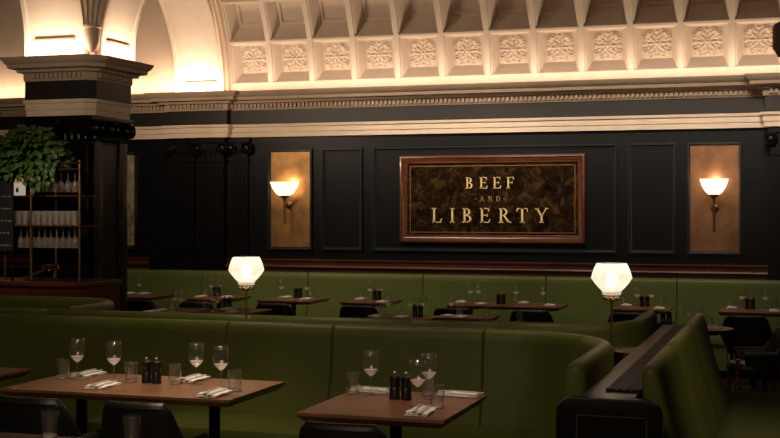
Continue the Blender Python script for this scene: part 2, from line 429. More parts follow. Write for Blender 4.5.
for k in range(10):
    y = py0 + .03 + (py1 - py0 - .06) * k / 9; cap.lathe([(.0001, -.05), (.022, -.03), (.026, 0), (.015, .04), (.0001, .05)], 8, (px1 + .03, y, ZA0 - .20))
struct(cap.build('trim_4', 'blackpaint'))

# ---------------- arches springing from the pier and the wall
def arch_pts(n, r, stilt, a1=PI):
    pts = [(0, 0)]
    for k in range(n + 1):
        a = a1 * k / n; pts.append((r - r * math.cos(a), stilt + r * math.sin(a)))
    return pts
def arch(base, horiz, side, w, r, stilt, thick, a1, m, name, mold=True):
    """base: springing point centre on the soffit; horiz: direction the arch spans; side: width direction"""
    base, horiz, side = Vector(base), Vector(horiz), Vector(side); up = Vector((0, 0, 1))
    pts = arch_pts(22, r, stilt, a1)
    if a1 >= PI - .01: pts.append((2 * r, 0))
    # cross-section (w coordinate, depth outwards from the soffit)
    hw = w / 2
    sec = [(-hw, thick), (-hw, 0), (-hw + .012, -.008), (-hw + .05, -.008), (-hw + .06, .012), (hw - .06, .012), (hw - .05, -.008), (hw - .012, -.008), (hw, 0), (hw, thick)]
    mb = MB(); vs = []; n = len(sec)
    for i, (h, v) in enumerate(pts):
        a = Vector(pts[max(i - 1, 0)]); b = Vector(pts[min(i + 1, len(pts) - 1)]); d = (b - a).normalized()
        nh, nv = -d.y, d.x        # outward normal (away from the opening centre)
        for q, t in sec:
            hh, vv = h + nh * t, v + nv * t
            vs.append(base + horiz * hh + up * vv + side * q)
    fs = [(i * n + j, (i + 1) * n + j, (i + 1) * n + (j + 1) % n, i * n + (j + 1) % n) for i in range(len(pts) - 1) for j in range(n)]
    fs += [tuple(range(n)), tuple(reversed(range((len(pts) - 1) * n, len(pts) * n)))]
    mb.add(vs, fs)
    # recessed slot line low on the soffit panel
    return struct(mb.build(name, m, sharp=30)), base
def slot(base, horiz, side, w, zc, inset):
    """thin dark moulded lip across the foot of the soffit panel"""
    base, horiz, side = Vector(base), Vector(horiz), Vector(side)
    mb = MB(); vs = []
    for q in (-w / 2, w / 2):
        for dz, dh in ((0, .0), (.012, .028), (.032, .02), (.036, -.02), (0, -.02)):
            vs.append(base + side * q + Vector((0, 0, zc + dz)) + horiz * (inset + dh))
    mb.add(vs, [(0, 1, 2, 3, 4), (9, 8, 7, 6, 5)] + [(i, (i + 1) % 5, 5 + (i + 1) % 5, 5 + i) for i in range(5)])
    struct(mb.build('trim_5', 'stone'))
EX = Vector((1, 0, 0)); EY = Vector((0, 1, 0))
# wall pilaster soffit (faces -Y), spanning towards the pier
wA0 = at_Y(175, 89, WY - .05).x; wA1 = at_Y(222, 89, WY - .05).x
span = (WY - .05) - (PYB + .10)
arch(((wA0 + wA1) / 2, WY - .05, ZC1), -EY, EX, wA1 - wA0, span / 2, .06, .22, PI, 'plaster', 'trim_6')
slot(((wA0 + wA1) / 2 + .03, WY - .05, ZC1), -EY, EX, (wA1 - wA0) * .68, .115, .0)
# outer archivolt between the arch and the coffered vault
def archivolt():
    pts = arch_pts(22, R, 0.0, PI / 2.6)[1:]
    mb = MB()
    xw = VX0
    sec = [(wA1 + .0, -.07), (wA1 + .03, -.085), (xw - .05, -.085), (xw - .045, -.05), (xw - .01, -.05), (xw, -.02), (xw, .03), (wA1, .03)]
    n = len(sec); vs = []
    for h, v in pts:
        ph = math.atan2(v, R - h)
        for x, d in sec: vs.append((x, WY - R + (R + d) * math.cos(ph), Z0 + (R + d) * math.sin(ph)))
    fs = [(i * n + j, (i + 1) * n + j, (i + 1) * n + (j + 1) % n, i * n + (j + 1) % n) for i in range(len(pts) - 1) for j in range(n)] + [tuple(range(n)), tuple(reversed(range((len(pts) - 1) * n, len(pts) * n)))]
    mb.add(vs, fs); struct(mb.build('trim_7', 'plaster_dim', sharp=25))
archivolt()
# pier: front soffit (faces -Y) spanning towards the viewer, right soffit (faces +X)
fA0 = at_Y(23, 53, PYF - .02).x; fA1 = at_Y(84, 53, PYF - .02).x
arch(((fA0 + fA1) / 2, PYF + .0, ZC1), -EY, EX, fA1 - fA0, 1.25, .10, .3, PI / 2.2, 'plaster', 'trim_8')
slot(((fA0 + fA1) / 2, PYF, ZC1), -EY, EX, (fA1 - fA0) * .66, .145, .0)
rB0 = at_X(101, 54, PXR).y; rB1 = at_X(135, 58, PXR).y
arch((PXR, (rB0 + rB1) / 2, ZC1), EX, EY, rB1 - rB0, 1.25, .10, .3, PI / 2.2, 'plaster', 'trim_9')
slot((PXR, (rB0 + rB1) / 2, ZC1), EX, EY, (rB1 - rB0) * .66, .145, .0)
# corner core of the pier above the cornice: ribbed pendentive and a rounded drop
core = MB(); core.box(PXL + .05, PXR - .06, PYF + .06, PYB - .05, ZC1 - .01, ZC1 + 1.3)
struct(core.build('wall_pier_top', 'plaster_dim'))
cx, cy = PXR - .05, PYF + .05
pend = MB()
ribs = [(.0, .02), (.03, .0), (.06, .025), (.1, .0), (.13, .025)]
for k in range(10):
    pass
n = 9; lev = 12; vs = []
for i in range(lev + 1):
    t = i / lev; z = ZC1 + .24 + .85 * t; w = .07 + .16 * t ** 1.2; out = .03 + .20 * t ** 1.7
    for j in range(n):
        u = j / (n - 1) * 2 - 1
        rib = .022 if j % 2 == 0 else 0
        # diagonal direction outwards (+X,-Y)/sqrt2 ; sideways (+X,+Y)/sqrt2
        o_ = out + rib - .10 * abs(u) * 0; sd = u * w
        vs.append((cx + (o_ + sd) * .7071, cy + (-o_ + sd) * .7071, z))
fs = [(i * n + j, i * n + j + 1, (i + 1) * n + j + 1, (i + 1) * n + j) for i in range(lev) for j in range(n - 1)]
pend.add(vs, fs); struct(pend.build('trim_10', 'plaster_dim', sharp=20))
struct(MB().lathe([(.0001, 0), (.03, .01), (.058, .04), (.075, .09), (.08, .15), (.08, .225), (.088, .23), (.088, .25), (.0001, .25)], 20,
       (cx + .045, cy - .045, ZC1 + .03)).build('trim_11', 'stone'))

# ---------------- wall panelling
def zY(px, py, Y=WY): return at_Y(px, py, Y)
PT, PB = 2.375, 1.075           # panel top and bottom
PT = zY(500, 145.5).z; PB = zY(500, 252.5).z
def frame_loop(x0, x1, z0, z1, y, w, d, m, name, parent=None):
    prof = [(0, 0), (.006, -d), (w * .45, -d), (w * .7, -d * .35), (w, -d * .3), (w, 0)]
    mb = MB(); cor = [(x0, z0, 1, 1), (x1, z0, -1, 1), (x1, z1, -1, -1), (x0, z1, 1, -1)]
    n = len(prof); vs = []
    for x, z, sx, sz in cor:
        for q, dd in prof: vs.append((x + sx * q, y + dd, z + sz * q))
    fs = [(i * n + j, ((i + 1) % 4) * n + j, ((i + 1) % 4) * n + (j + 1) % n, i * n + (j + 1) % n) for i in range(4) for j in range(n)]
    mb.add(vs, fs); return mb.build(name, m, parent, sharp=30)
for a, b in ((268, 313), (322, 363), (373, 617.5), (628, 676), (687, 742)):
    x0, x1 = zY(a, 200).x, zY(b, 200).x
    struct(frame_loop(x0, x1, PB, PT, WY, .045, .035, 'navyedge', 'trim_12'))
# mahogany dado rail
dz = lambda py: zY(500, py, WY - .05).z
dpath = [(zY(228, 260).x, WY), (XR, WY)]
r0 = dz(276); r1 = dz(262)
dprof = [(-.02, r0), (.045, r0), (.045, r0 + .05), (.075, r0 + .055), (.085, r0 + .07), (.075, r0 + .085), (.04, r0 + .09), (.04, r1 - .03), (.055, r1 - .025), (.06, r1 - .008), (.05, r1), (-.02, r1)]
rail_r = zY(768, 260).x
struct(MB().sweep([(zY(228, 260).x, WY), (rail_r, WY)], dprof, smooth=False).build('trim_13', 'mahog'))
struct(MB().sweep([(XL, WY), (zY(150, 260).x, WY)], dprof, smooth=False).build('trim_13', 'mahog'))
# pilasters
def pilaster(x0, x1, d, name):
    mb = MB(); y0 = WY - d
    mb.box(x0, x1, y0, WY, FZ, ZA0 - .005)
    mb.box(x0 - .03, x1 + .03, y0 - .03, WY, ZA0 - .06, ZA0)
    mb.box(x0 - .02, x1 + .02, y0 - .02, WY, ZA0 - .30, ZA0 - .275)
    nf = 3; w = (x1 - x0 - .06) / nf
    for k in range(nf): mb.box(x0 + .03 + k * w + .015, x0 + .03 + (k + 1) * w - .015, y0 - .012, y0, FZ + .6, ZA0 - .34)
    for s_, x in ((-1, x0), (1, x1)):
        mb.lathe([(.0001, -.04), (.05, -.04), (.075, -.02), (.075, .02), (.055, .035), (.04, .02), (.025, .04), (.0001, .045)], 14, (x, y0 - .02, ZA0 - .13), M4=Matrix.Rotation(PI / 2, 4, 'X'))
    for k in range(5): mb.lathe([(.0001, -.04), (.02, 0), (.0001, .04)], 6, (x0 + (x1 - x0) * (k + .5) / 5, y0 - .01, ZA0 - .18))
    struct(mb.build(name, 'blackpaint', bevel=0))
pilaster(zY(173, 200).x, zY(196, 200).x, .06, 'trim_14')
pilaster(zY(202, 200).x, zY(227, 200).x, .10, 'trim_15')
pilaster(zY(233, 200).x, zY(249, 200).x, .04, 'trim_16')
pilaster(zY(771, 200).x, zY(771, 200).x + .45, .12, 'trim_17')

# ---------------- bronze sconce panels, sconces, sign
def thing(name, label, cat, loc=(0, 0, 0), rz=0, group=None): return tag(empty(name, loc, rz), label, cat, group)
for (a, b, m, lb) in ((271.5, 310, 'bronze', 'golden bronze mirror panel behind the left wall sconce'), (690.5, 739, 'bronze_r', 'coppery bronze mirror panel behind the right wall sconce')):
    x0, x1 = zY(a, 200).x, zY(b, 200).x
    o = MB().box(x0, x1, WY - .012, WY - .002, PB + .04, PT - .04).build('mirror_panel', m)
    tag(o, lb, 'mirror')
def sconce(px, py_top, py_rimw, py_bot, wpx, label, flip):
    Y = WY - .16
    z0 = at_Y(px, py_top, Y); z1 = at_Y(px, py_bot, Y); x, zt = z0.x, z0.z
    zz = (Y / (cs + (px - CX) / F * sn)); rr = wpx / 2 / F * zz; hh = (py_rimw - py_top) / F * zz
    t = thing('wall_sconce', label, 'wall lamp', (x, WY - .012, z1.z))
    ht = zt - z1.z; dy = Y - (WY - .012)
    MB.capped = False
    g = MB().lathe([(rr, ht), (rr * .985, ht - .006), (rr * .86, ht - hh * .40), (rr * .62, ht - hh * .78), (rr * .36, ht - hh), (.02, ht - hh - .004)], 40, (0, dy, 0), mod=lambda k, z: 1 + .012 * (k % 2))
    g.build('glass_bowl', 'sconce', t, sharp=60)
    MB.capped = True
    b = MB().lathe([(.0001, ht - hh - .07), (.012, ht - hh - .065), (.016, ht - hh - .04), (.035, ht - hh - .02), (rr * .42, ht - hh + .004), (rr * .36, ht - hh + .008), (.0001, ht - hh + .006)], 16, (0, dy, 0))
    b.build('bowl_holder', 'brassdull', t)
    MB().tube([(0, dy, ht - hh - .06), (0, dy, 0)], .011, 8).build('stem', 'brassdull', t)
    MB().lathe([(.0001, -.02), (.012, -.012), (.016, 0), (.008, .014), (.0001, .02)], 10, (0, dy, 0)).build('finial', 'brassdull', t)
    zb = ht * .42
    MB().tube([(0, 0, zb), (0, dy * .5, zb - .02), (0, dy, zb)], .009, 8).build('arm', 'brassdull', t)
    MB().lathe([(.0001, .02), (.03, .018), (.045, .008), (.045, 0), (.0001, 0)], 16, (0, 0, zb), M4=Matrix.Rotation(PI / 2, 4, 'X')).build('wall_plate', 'brassdull', t)
    MB().lathe([(.0001, -.022), (.018, -.012), (.022, 0), (.018, .012), (.0001, .022)], 12, (0, dy, ht - hh * .6)).build('bulb', 'bulb', t)
    li = bpy.data.lights.new('sconce light', 'POINT'); li.energy = 3.0; li.specular_factor = .1; li.color = (1, .70, .42); li.shadow_soft_size = .05
    lo = bpy.data.objects.new('sconce_light', li); COL.objects.link(lo); lo.location = (x, Y, zt - .01)
sconce(284.5, 182, 196, 222, 29, 'lit frosted glass wall sconce on the left golden panel', 0)
sconce(714, 179, 195, 230, 28, 'lit frosted glass wall sconce on the right copper panel', 0)

# framed sign
sx0, sx1 = zY(399, 200, WY - .06).x, zY(585.5, 200, WY - .06).x
sz0, sz1 = zY(492, 243.6, WY - .06).z, zY(492, 154.5, WY - .06).z
sg = thing('framed_sign', 'mahogany framed dark marbled sign with gilt words above the green wall bench', 'sign', ((sx0 + sx1) / 2, WY - .005, (sz0 + sz1) / 2))
W2, H2 = (sx1 - sx0) / 2, (sz1 - sz0) / 2
def picframe(hw, hh, prof, m, name):
    mb = MB(); n = len(prof); vs = []
    for x, z, sx, sz in ((-hw, -hh, 1, 1), (hw, -hh, -1, 1), (hw, hh, -1, -1), (-hw, hh, 1, -1)):
        for q, d in prof: vs.append((x + sx * q, -d, z + sz * q))
    mb.add(vs, [(i * n + j, ((i + 1) % 4) * n + j, ((i + 1) % 4) * n + (j + 1) % n, i * n + (j + 1) % n) for i in range(4) for j in range(n)])
    return mb.build(name, m, sg, sharp=30)
picframe(W2, H2, [(0, 0), (0, .035), (.012, .06), (.03, .066), (.042, .05), (.055, .045), (.075, .03), (.09, .03), (.098, .012), (.098, 0)], 'mahogframe', 'frame')
MB().box(-W2 + .09, W2 - .09, -.012, -.002, -H2 + .09, H2 - .09).build('backing', 'marble', sg)
picframe(W2 - .12, H2 - .12, [(0, .0125), (0, .014), (.012, .014), (.012, .0125)], 'giltline', 'gilt_border')
def letters(txt, x0, x1, zb, h, mname, advs):
    """serif capitals drawn as polygons; advs: centre of each letter as a fraction"""
    st, th, sf = .135, .055, .05       # stem, hairline, serif thickness (in letter heights)
    def P2(poly, ox): mb.prism([(ox + a * h, zb + b * h) for a, b in poly], lambda a, b, t: (a, -t, b), .0122, .017)
    def rect(a, b, c, d, ox): P2([(a, c), (b, c), (b, d), (a, d)], ox)
    def serif(cx, zbase, w, ox, up):  # bracketed foot
        s_ = 1 if up else -1
        P2([(cx - w / 2, zbase), (cx + w / 2, zbase), (cx + w / 2, zbase + s_ * sf * .7), (cx + st * .6, zbase + s_ * sf * 2), (cx - st * .6, zbase + s_ * sf * 2), (cx - w / 2, zbase + s_ * sf * .7)], ox)
    def stem(cx, ox, z0=0, z1=1, w=.32, t=st):
        rect(cx - t / 2, cx + t / 2, z0, z1, ox); serif(cx, z0, w, ox, True); serif(cx, z1, w, ox, False)
    def bowl(xs, z0, z1, wd, ox, t=st):
        zc, rz = (z0 + z1) / 2, (z1 - z0) / 2; n = 12
        for k in range(n):
            a0, a1 = -PI / 2 + PI * k / n, -PI / 2 + PI * (k + 1) / n
            q = []
            for a in (a0, a1): q.append((xs + wd * max(0, math.cos(a)) ** .8, zc + rz * math.sin(a)))
            for a in (a1, a0): q.append((xs + (wd - t) * max(0, math.cos(a)) ** .8, zc + (rz - th) * math.sin(a)))
            P2(q, ox)
    def diag(xa, za, xb, zb_, t, ox): P2([(xa - t / 2, za), (xa + t / 2, za), (xb + t / 2, zb_), (xb - t / 2, zb_)], ox)
    for ch, c in zip(txt, advs):
        ox = x0 + (x1 - x0) * c; mb = MB()
        if ch in 'BEFDLR': cxs = -.22
        if ch == 'B': stem(cxs, ox); bowl(cxs, .50, 1, .40, ox); bowl(cxs, 0, .53, .47, ox)
        elif ch in 'EF':
            stem(cxs, ox); rect(cxs, .26, 1 - th, 1, ox); P2([(.26, 1), (.18, 1 - th), (.23, .76), (.27, .76)], ox)
            rect(cxs, .14, .49, .49 + th, ox); rect(.11, .15, .40, .63, ox)
            if ch == 'E': rect(cxs, .28, 0, th, ox); P2([(.29, 0), (.34, .27), (.30, .27), (.20, th)], ox)
        elif ch == 'L': stem(cxs, ox); rect(cxs, .26, 0, th, ox); P2([(.27, 0), (.34, .30), (.30, .30), (.18, th)], ox)
        elif ch == 'I': stem(0, ox)
        elif ch == 'R': stem(cxs, ox); bowl(cxs, .47, 1, .45, ox); diag(-.02, .50, .36, 0, st, ox); serif(.38, 0, .2, ox, True)
        elif ch == 'T': stem(0, ox); rect(-.36, .36, 1 - th, 1, ox); P2([(-.36, 1), (-.28, 1 - th), (-.34, .74), (-.38, .74)], ox); P2([(.36, 1), (.28, 1 - th), (.34, .74), (.38, .74)], ox)
        elif ch == 'Y':
            rect(-st / 2, st / 2, 0, .46, ox); serif(0, 0, .32, ox, True); diag(0, .44, -.33, 1, st, ox); diag(0, .44, .33, 1, th * 1.2, ox)
            serif(-.33, 1, .26, ox, False); rect(.21, .45, 1 - sf, 1, ox)
        elif ch == 'A': diag(-.34, 0, 0, 1, th * 1.3, ox); diag(.34, 0, 0, 1, st, ox); rect(-.2, .2, .32, .32 + th, ox); rect(-.45, -.22, 0, sf, ox); rect(.2, .47, 0, sf, ox)
        elif ch == 'N': diag(-.28, 1, .28, 0, st, ox); rect(-.3, -.24, 0, 1, ox); rect(.24, .3, 0, 1, ox); rect(-.4, -.14, 0, sf, ox); rect(.16, .4, 1 - sf, 1, ox); rect(-.44, -.2, 1 - sf, 1, ox)
        elif ch == 'D': stem(-.26, ox); bowl(-.26, 0, 1, .60, ox)
        elif ch == '-': rect(-.25, .25, .42, .42 + th * 1.6, ox)
        mb.build('letter' if ch != '-' else 'dash', mname, sg, sharp=30)
def sx(px): return zY(px, 200, WY - .03).x - (sx0 + sx1) / 2
def szz(py, px=492): return zY(px, py, WY - .03).z - (sz0 + sz1) / 2
def line(txt, px_centres, py0, py1, m):
    xs = [sx(p) for p in px_centres]; a, b = xs[0], xs[-1]
    letters(txt, a, b, szz(py1), szz(py0) - szz(py1), m, [(x - a) / (b - a) for x in xs])
line('BEEF', [469.5, 483.5, 497, 510.5], 177, 188.5, 'gold')
line('-AND-', [475.5, 481.8, 489.8, 498, 504], 196, 201.3, 'golddull')
line('LIBERTY', [437, 452, 467.5, 485, 504, 522, 541.5], 208, 222.8, 'gold')

# narrow framed mirror by the pier
mx0, mx1 = zY(114, 200).x, zY(139.5, 200).x
mm = thing('wall_mirror', 'narrow dark framed mirror seen just right of the black pier', 'mirror', ((mx0 + mx1) / 2, WY, 1.75))
zt_, zb_ = zY(135, 151).z - 1.75, zY(135, 249).z - 1.75
hw = (mx1 - mx0) / 2
mb = MB()
for x0, x1, z0, z1 in ((-hw, -hw + .05, zb_, zt_), (hw - .05, hw, zb_, zt_), (-hw, hw, zb_, zb_ + .05), (-hw, hw, zt_ - .05, zt_)): mb.box(x0, x1, -.05, -.003, z0, z1)
mb.build('frame', 'navyedge', mm, bevel=.006)
MB().box(-hw + .04, hw - .04, -.02, -.005, zb_ + .04, zt_ - .04).build('mirror_glass', mat('old mirror', (.75, .52, .34), .3, .5, var=.7, vscale=7), mm)

# dark fixture at the right edge
fx = P(781.5, 40, 9.0)
t = thing('hanging_lantern', 'dark faceted hanging lantern cut off at the top right edge', 'lantern', fx)
MB().lathe([(.0001, -.125), (.03, -.12), (.035, -.10), (.058, -.065), (.062, -.055), (.062, .09), (.05, .115), (.02, .13), (.0001, .13)], 8).build('lantern_body', mat('dark bronze', (.42, .28, .19), .6), t, sharp=20)
MB().tube([(0, 0, .12), (0, 0, 1.5)], .006, 6).build('rod', 'blackmetal', t)

# ================================================================== SEATING
def arc(cx, cy, r, a0, a1, n=10): return [(cx + r * math.cos(a0 + (a1 - a0) * k / n), cy + r * math.sin(a0 + (a1 - a0) * k / n)) for k in range(n + 1)]
def densify(path, step=.25):
    out = [path[0]]
    for a, b in zip(path, path[1:]):
        L = math.hypot(b[0] - a[0], b[1] - a[1]); k = max(1, int(L / step))
        for i in range(1, k + 1): out.append((a[0] + (b[0] - a[0]) * i / k, a[1] + (b[1] - a[1]) * i / k))
    return out
def with_seams(path, seams, w=.008):
    """insert triples at seam positions (given as test points along the path); returns path, set of seam indices"""
    pts = list(path); marks = set()
    res = []
    for i, p in enumerate(pts):
        res.append((p, False))
        if i == len(pts) - 1: break
        q = pts[i + 1]; L = math.hypot(q[0] - p[0], q[1] - p[1])
        d = ((q[0] - p[0]) / L, (q[1] - p[1]) / L)
        here = []
        for s_ in seams:
            t = (s_[0] - p[0]) * d[0] + (s_[1] - p[1]) * d[1]
            off = abs((s_[0] - p[0]) * d[1] - (s_[1] - p[1]) * d[0])
            if w * 2 < t < L - w * 2 and off < .12: here.append(t)
        for t in sorted(here):
            for k, f in ((-w, False), (0, True), (w, False)): res.append(((p[0] + d[0] * (t + k), p[1] + d[1] * (t + k)), f))
    return [r[0] for r in res], {i for i, r in enumerate(res) if r[1]}
def backrest(path, seams, prof, name, m, parent, z_mid, deep=.010, ends=''):
    path = list(path)
    def ext(a, b):   # extra stations that round off an open end
        L = math.hypot(b[0] - a[0], b[1] - a[1]); d = ((b[0] - a[0]) / L, (b[1] - a[1]) / L)
        return [(b[0] - d[0] * t, b[1] - d[1] * t) for t in (.045, .022, .008, 0)]
    if 'e' in ends: path = path[:-1] + ext(path[-2], path[-1])
    if 's' in ends: path = list(reversed(ext(path[1], path[0]))) + path[1:]
    pth, mk = with_seams(path, seams)
    NP = len(pth); ins = (.030, .012, .003, 0)
    def sc_(i, q, z):
        k = i if 's' in ends and i < 4 else (NP - 1 - i if 'e' in ends and NP - 1 - i < 4 else None)
        if k is not None:
            qc = .05 if z > .6 else .09
            q = qc + (q - qc) * (1 - ins[k] / .06) ; z = z - ins[k] * .8 if z > .6 else z
        if i in mk: return (q - deep if q > .03 else q), (z - deep if z > z_mid else z)
        return q, z
    return MB().sweep(pth, prof, scale=sc_).build(name, m, parent, sharp=50)
BH = .97
YB1 = 6.28
back_prof = [(0, .02), (0, BH - .05), (.004, BH - .022), (.018, BH - .006), (.032, BH), (.055, BH - .002), (.074, BH - .010), (.086, BH - .03), (.092, BH - .06), (.112, BH - .25), (.165, .52), (.175, .44), (.175, .02)]
def seat_prof(n0, n1, z0, zt): return [(n0, z0), (n0, zt - .01), (n0 + .05, zt), (n1 - .06, zt), (n1 - .02, zt - .012), (n1, zt - .05), (n1 - .005, zt - .12), (n1 - .02, zt - .13), (n1 - .02, z0)]
# --- front booth
xw = -.812
t = thing('banquette', 'long olive green leather banquette nearest the viewer with a rounded right end', 'banquette')
p1 = densify([(-5.6, YB1), (-1.36, YB1)], .6) + arc(xw - .55, YB1 - .55, .55, PI / 2, 0, 12)[1:] + densify([(xw, YB1 - .55), (xw, 4.98)], .3)[1:]
seamx = [at_Y(x, 330, YB1 - .05).x for x in (12, 115, 230, 335, 485)]
bk = backrest(p1, [(x, YB1) for x in seamx] + [(xw - .13, YB1 - .16)], back_prof, 'backrest', 'green', t, .7, .010, 'e')
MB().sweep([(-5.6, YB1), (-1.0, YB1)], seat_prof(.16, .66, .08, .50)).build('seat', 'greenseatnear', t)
MB().sweep([(-5.6, YB1), (-1.0, YB1)], [(.03, 0), (.03, .09), (.6, .09), (.6, 0)]).build('plinth', 'blackmetal', t)
xe_ = at_h(86, 306, BH).x
# --- second booth, back to back with the first, facing the wall
YB2 = 6.62; xw2 = at_h(655, 312, BH).x
t = thing('banquette', 'green leather banquette backing onto the nearest one, its right end sweeping towards the wall', 'banquette')
p2 = densify([(xw2, 7.75), (xw2, YB2 + .5)], .3) + arc(xw2 - .5, YB2 + .5, .5, 0, -PI / 2, 12)[1:] + densify([(xw2 - .5, YB2), (-7.2, YB2)], .6)[1:]
backrest(p2, [(at_Y(x, 316, YB2).x, YB2) for x in (45, 250, 410, 497)], back_prof, 'backrest', 'green', t, .7, .008, 's')
MB().sweep([(-1.2, YB2), (xe_ - .25, YB2)], seat_prof(.16, .66, FZ + .08, FZ + .48)).build('seat', 'greenseat', t)
# --- booth by the bar
t = thing('banquette', 'short olive banquette with a curved end in front of the red wood bar', 'banquette')
YB0 = at_h(40, 296, BH).y + .02; xe = at_h(86, 306, BH).x
p0 = densify([(-7.6, YB0), (xe - .45, YB0)], .5) + arc(xe - .45, YB0 - .42, .42, PI / 2, 0, 10)[1:] + [(xe - .03, YB2 + .20)]
pth0 = [(x, y) for x, y in p0]
backrest(pth0, [(-5.45, YB0)], [(q, z + 0.0) for q, z in back_prof], 'backrest', 'green', t, .7, .01)
MB().sweep([(-7.6, YB0), (xe - .25, YB0)], seat_prof(.16, .55, FZ + .08, FZ + .48)).build('seat', 'greenseat', t)
# --- right-hand booth along the aisle (faces +X)
t = thing('banquette', 'green leather bench on the right whose tall back edges the black grille', 'banquette')
x3 = -.595
p3 = densify([(x3, 4.98), (x3, 7.55)], .35)
prof3 = [(0, .02), (0, BH - .05), (.003, BH - .022), (.012, BH - .006), (.026, BH), (.044, BH - .003), (.060, BH - .012), (.070, BH - .035), (.080, BH - .07), (.125, BH - .25), (.20, .5), (.21, .44), (.21, .02)]
backrest(p3, [(x3, 5.75), (x3, 6.75)], prof3, 'backrest', 'green', t, .7, .006, 'se')
MB().sweep([(x3, 5.0), (x3, 7.9)], seat_prof(.2, .95, .1, .47)).build('seat', 'greenseat', t)
MB().sweep([(x3, 5.05), (x3, 7.85)], [(.05, 0), (.05, .11), (.88, .11), (.88, 0)]).build('plinth', 'blackmetal', t)
# --- long wall bench
t = thing('banquette', 'long grass green wall bench under the mahogany rail', 'banquette')
FB = zY(500, 276, 13.78).z
pw = densify([(at_Y(118, 275, 13.9).x, 13.94), (1.6, 13.94)], .8)
wprof = [(0, FZ + .05), (0, FB - .02), (.01, FB), (.10, FB), (.13, FB - .006), (.145, FB - .03), (.15, FB - .08), (.17, FZ + .62), (.20, FZ + .5), (.2, FZ + .05)]
backrest(pw, [(at_Y(x, 285, 13.8).x, 13.94) for x in (202, 308, 423, 546, 677)], wprof, 'backrest', 'greenfar', t, FB - .1, .016)
MB().sweep(pw[::len(pw) - 1], seat_prof(.18, .62, FZ + .08, FZ + .47)).build('seat', 'greenfar', t)
# small back return hidden by the pier on the left bay
# ================================================================== CONSOLE WITH GRILLE
SH = .865
t = thing('partition_console', 'black console with brown shelf and slatted grille between the green booths', 'console')
cy0 = 4.80
mb = MB(); mb.box(xw + .004, x3 - .004, cy0 + .02, 7.9, 0.0, SH - .02)
mb.box(-1.25, xw + .004, YB1 + .015, YB2 - .02, 0, SH - .02); mb.box(-5.5, -1.25, YB1 + .01, YB2 - .01, 0, SH - .02)
mb.build('body', 'console', t)
fl, fr_ = at_Y(556, 400, cy0 - .02).x, at_Y(662, 400, cy0 - .02).x
fp = [(fl, .05), (fr_, .05)] + [(fr_ - .06 + .06 * math.cos(a), SH - .07 + .07 * math.sin(a)) for a in [k * PI / 2 / 6 for k in range(7)]] + [(fl + .06 - .06 * math.sin(a), SH - .07 + .07 * math.cos(a)) for a in [k * PI / 2 / 6 for k in range(7)]]
MB().prism(fp, lambda a, b, q: (a, q, b), cy0 - .03, cy0 + .03).build('front_panel', 'console', t, bevel=.008)
il, ir = at_Y(576, 400, cy0 - .03).x, at_Y(647, 400, cy0 - .03).x; it = SH - .065
mb = MB()
for x0, x1, z0, z1 in ((il, il + .004, .1, it), (ir - .004, ir, .1, it), (il, ir, it - .004, it)): mb.box(x0, x1, cy0 - .0315, cy0 - .028, z0, z1)
mb.build('inlay', 'inlay', t)
MB().box(xw + .005, x3 - .005, cy0 + .03, 7.9, SH - .02, SH).box(-1.25, xw + .005, YB1 + .02, YB2 - .02, SH - .02, SH).box(-5.5, -1.25, YB1 + .015, YB2 - .015, SH - .02, SH).build('shelf', 'shelf', t)
gx0, gx1 = x3 - .125, x3 - .008
mb = MB(); k = 0; y = 4.97
while y < 7.8:
    mb.box(gx0, gx1, y, y + .012, SH + .001, SH + .012); y += .03
for x in (gx0 - .008, gx1): mb.box(x, x + .008, 4.95, 7.82, SH + .001, SH + .014)
for x in (gx0 + .03, gx0 + .058, gx0 + .087): mb.box(x, x + .006, 4.95, 7.82, SH + .001, SH + .010)
mb.build('grille', 'blackmetal', t)

# ================================================================== TABLES
def table(name_lab, x0, x1, y0, y1, zt, fz, legs, m, round_=False):
    cx, cy = (x0 + x1) / 2, (y0 + y1) / 2
    t = thing('dining_table', name_lab, 'table', (cx, cy, fz))
    a, b, h = (x1 - x0) / 2, (y1 - y0) / 2, zt - fz
    if round_:
        MB().lathe([(.0001, h - .035), (a - .03, h - .035), (a - .004, h - .012), (a, h - .006), (a, h), (.0001, h)], 40).build('tabletop', m, t)
    else:
        mb = MB(); e = .02
        vs = [(-a + e, -b + e, h - .035), (a - e, -b + e, h - .035), (a - e, b - e, h - .035), (-a + e, b - e, h - .035)]
        vs += [(sx_ * a, sy * b, h - .012) for sx_, sy in ((-1, -1), (1, -1), (1, 1), (-1, 1))] + [(sx_ * a, sy * b, h) for sx_, sy in ((-1, -1), (1, -1), (1, 1), (-1, 1))]
        fs = [(3, 2, 1, 0), (8, 9, 10, 11)] + [(k * 4 + i, k * 4 + (i + 1) % 4, k * 4 + 4 + (i + 1) % 4, k * 4 + 4 + i) for k in range(2) for i in range(4)]
        mb.add(vs, fs); mb.build('tabletop', m, t, sharp=20)
    for lx in legs:
        cl = MB().tube([(lx, 0, .02), (lx, 0, h - .036)], .026, 12).build('column', 'blackmetal', t)
        MB().lathe([(.0001, 0), (.14, 0), (.14, .008), (.05, .02), (.028, .035), (.0001, .035)], 20, (lx, 0, 0)).build('base_plate', 'blackmetal', cl)
        MB().box(lx - .12, lx + .12, -b * .7, b * .7, h - .045, h - .036).build('bracket', 'blackmetal', cl)
    return t
NT1 = (-3.50, -2.34, 4.91, 5.52); NT2 = (-1.94, -1.32, 4.70, 5.40)
table('large walnut table laid for four in front of the nearest banquette', *NT1, NEAR, 0, (-.34, .36), 'table')
table('small walnut table laid for two, right of the large front table', *NT2, NEAR, 0, (0,), 'tablered')
table('walnut table cut off by the left edge of the picture', -4.72, -3.775, 4.95, 5.56, NEAR, 0, (0,), 'tablered')
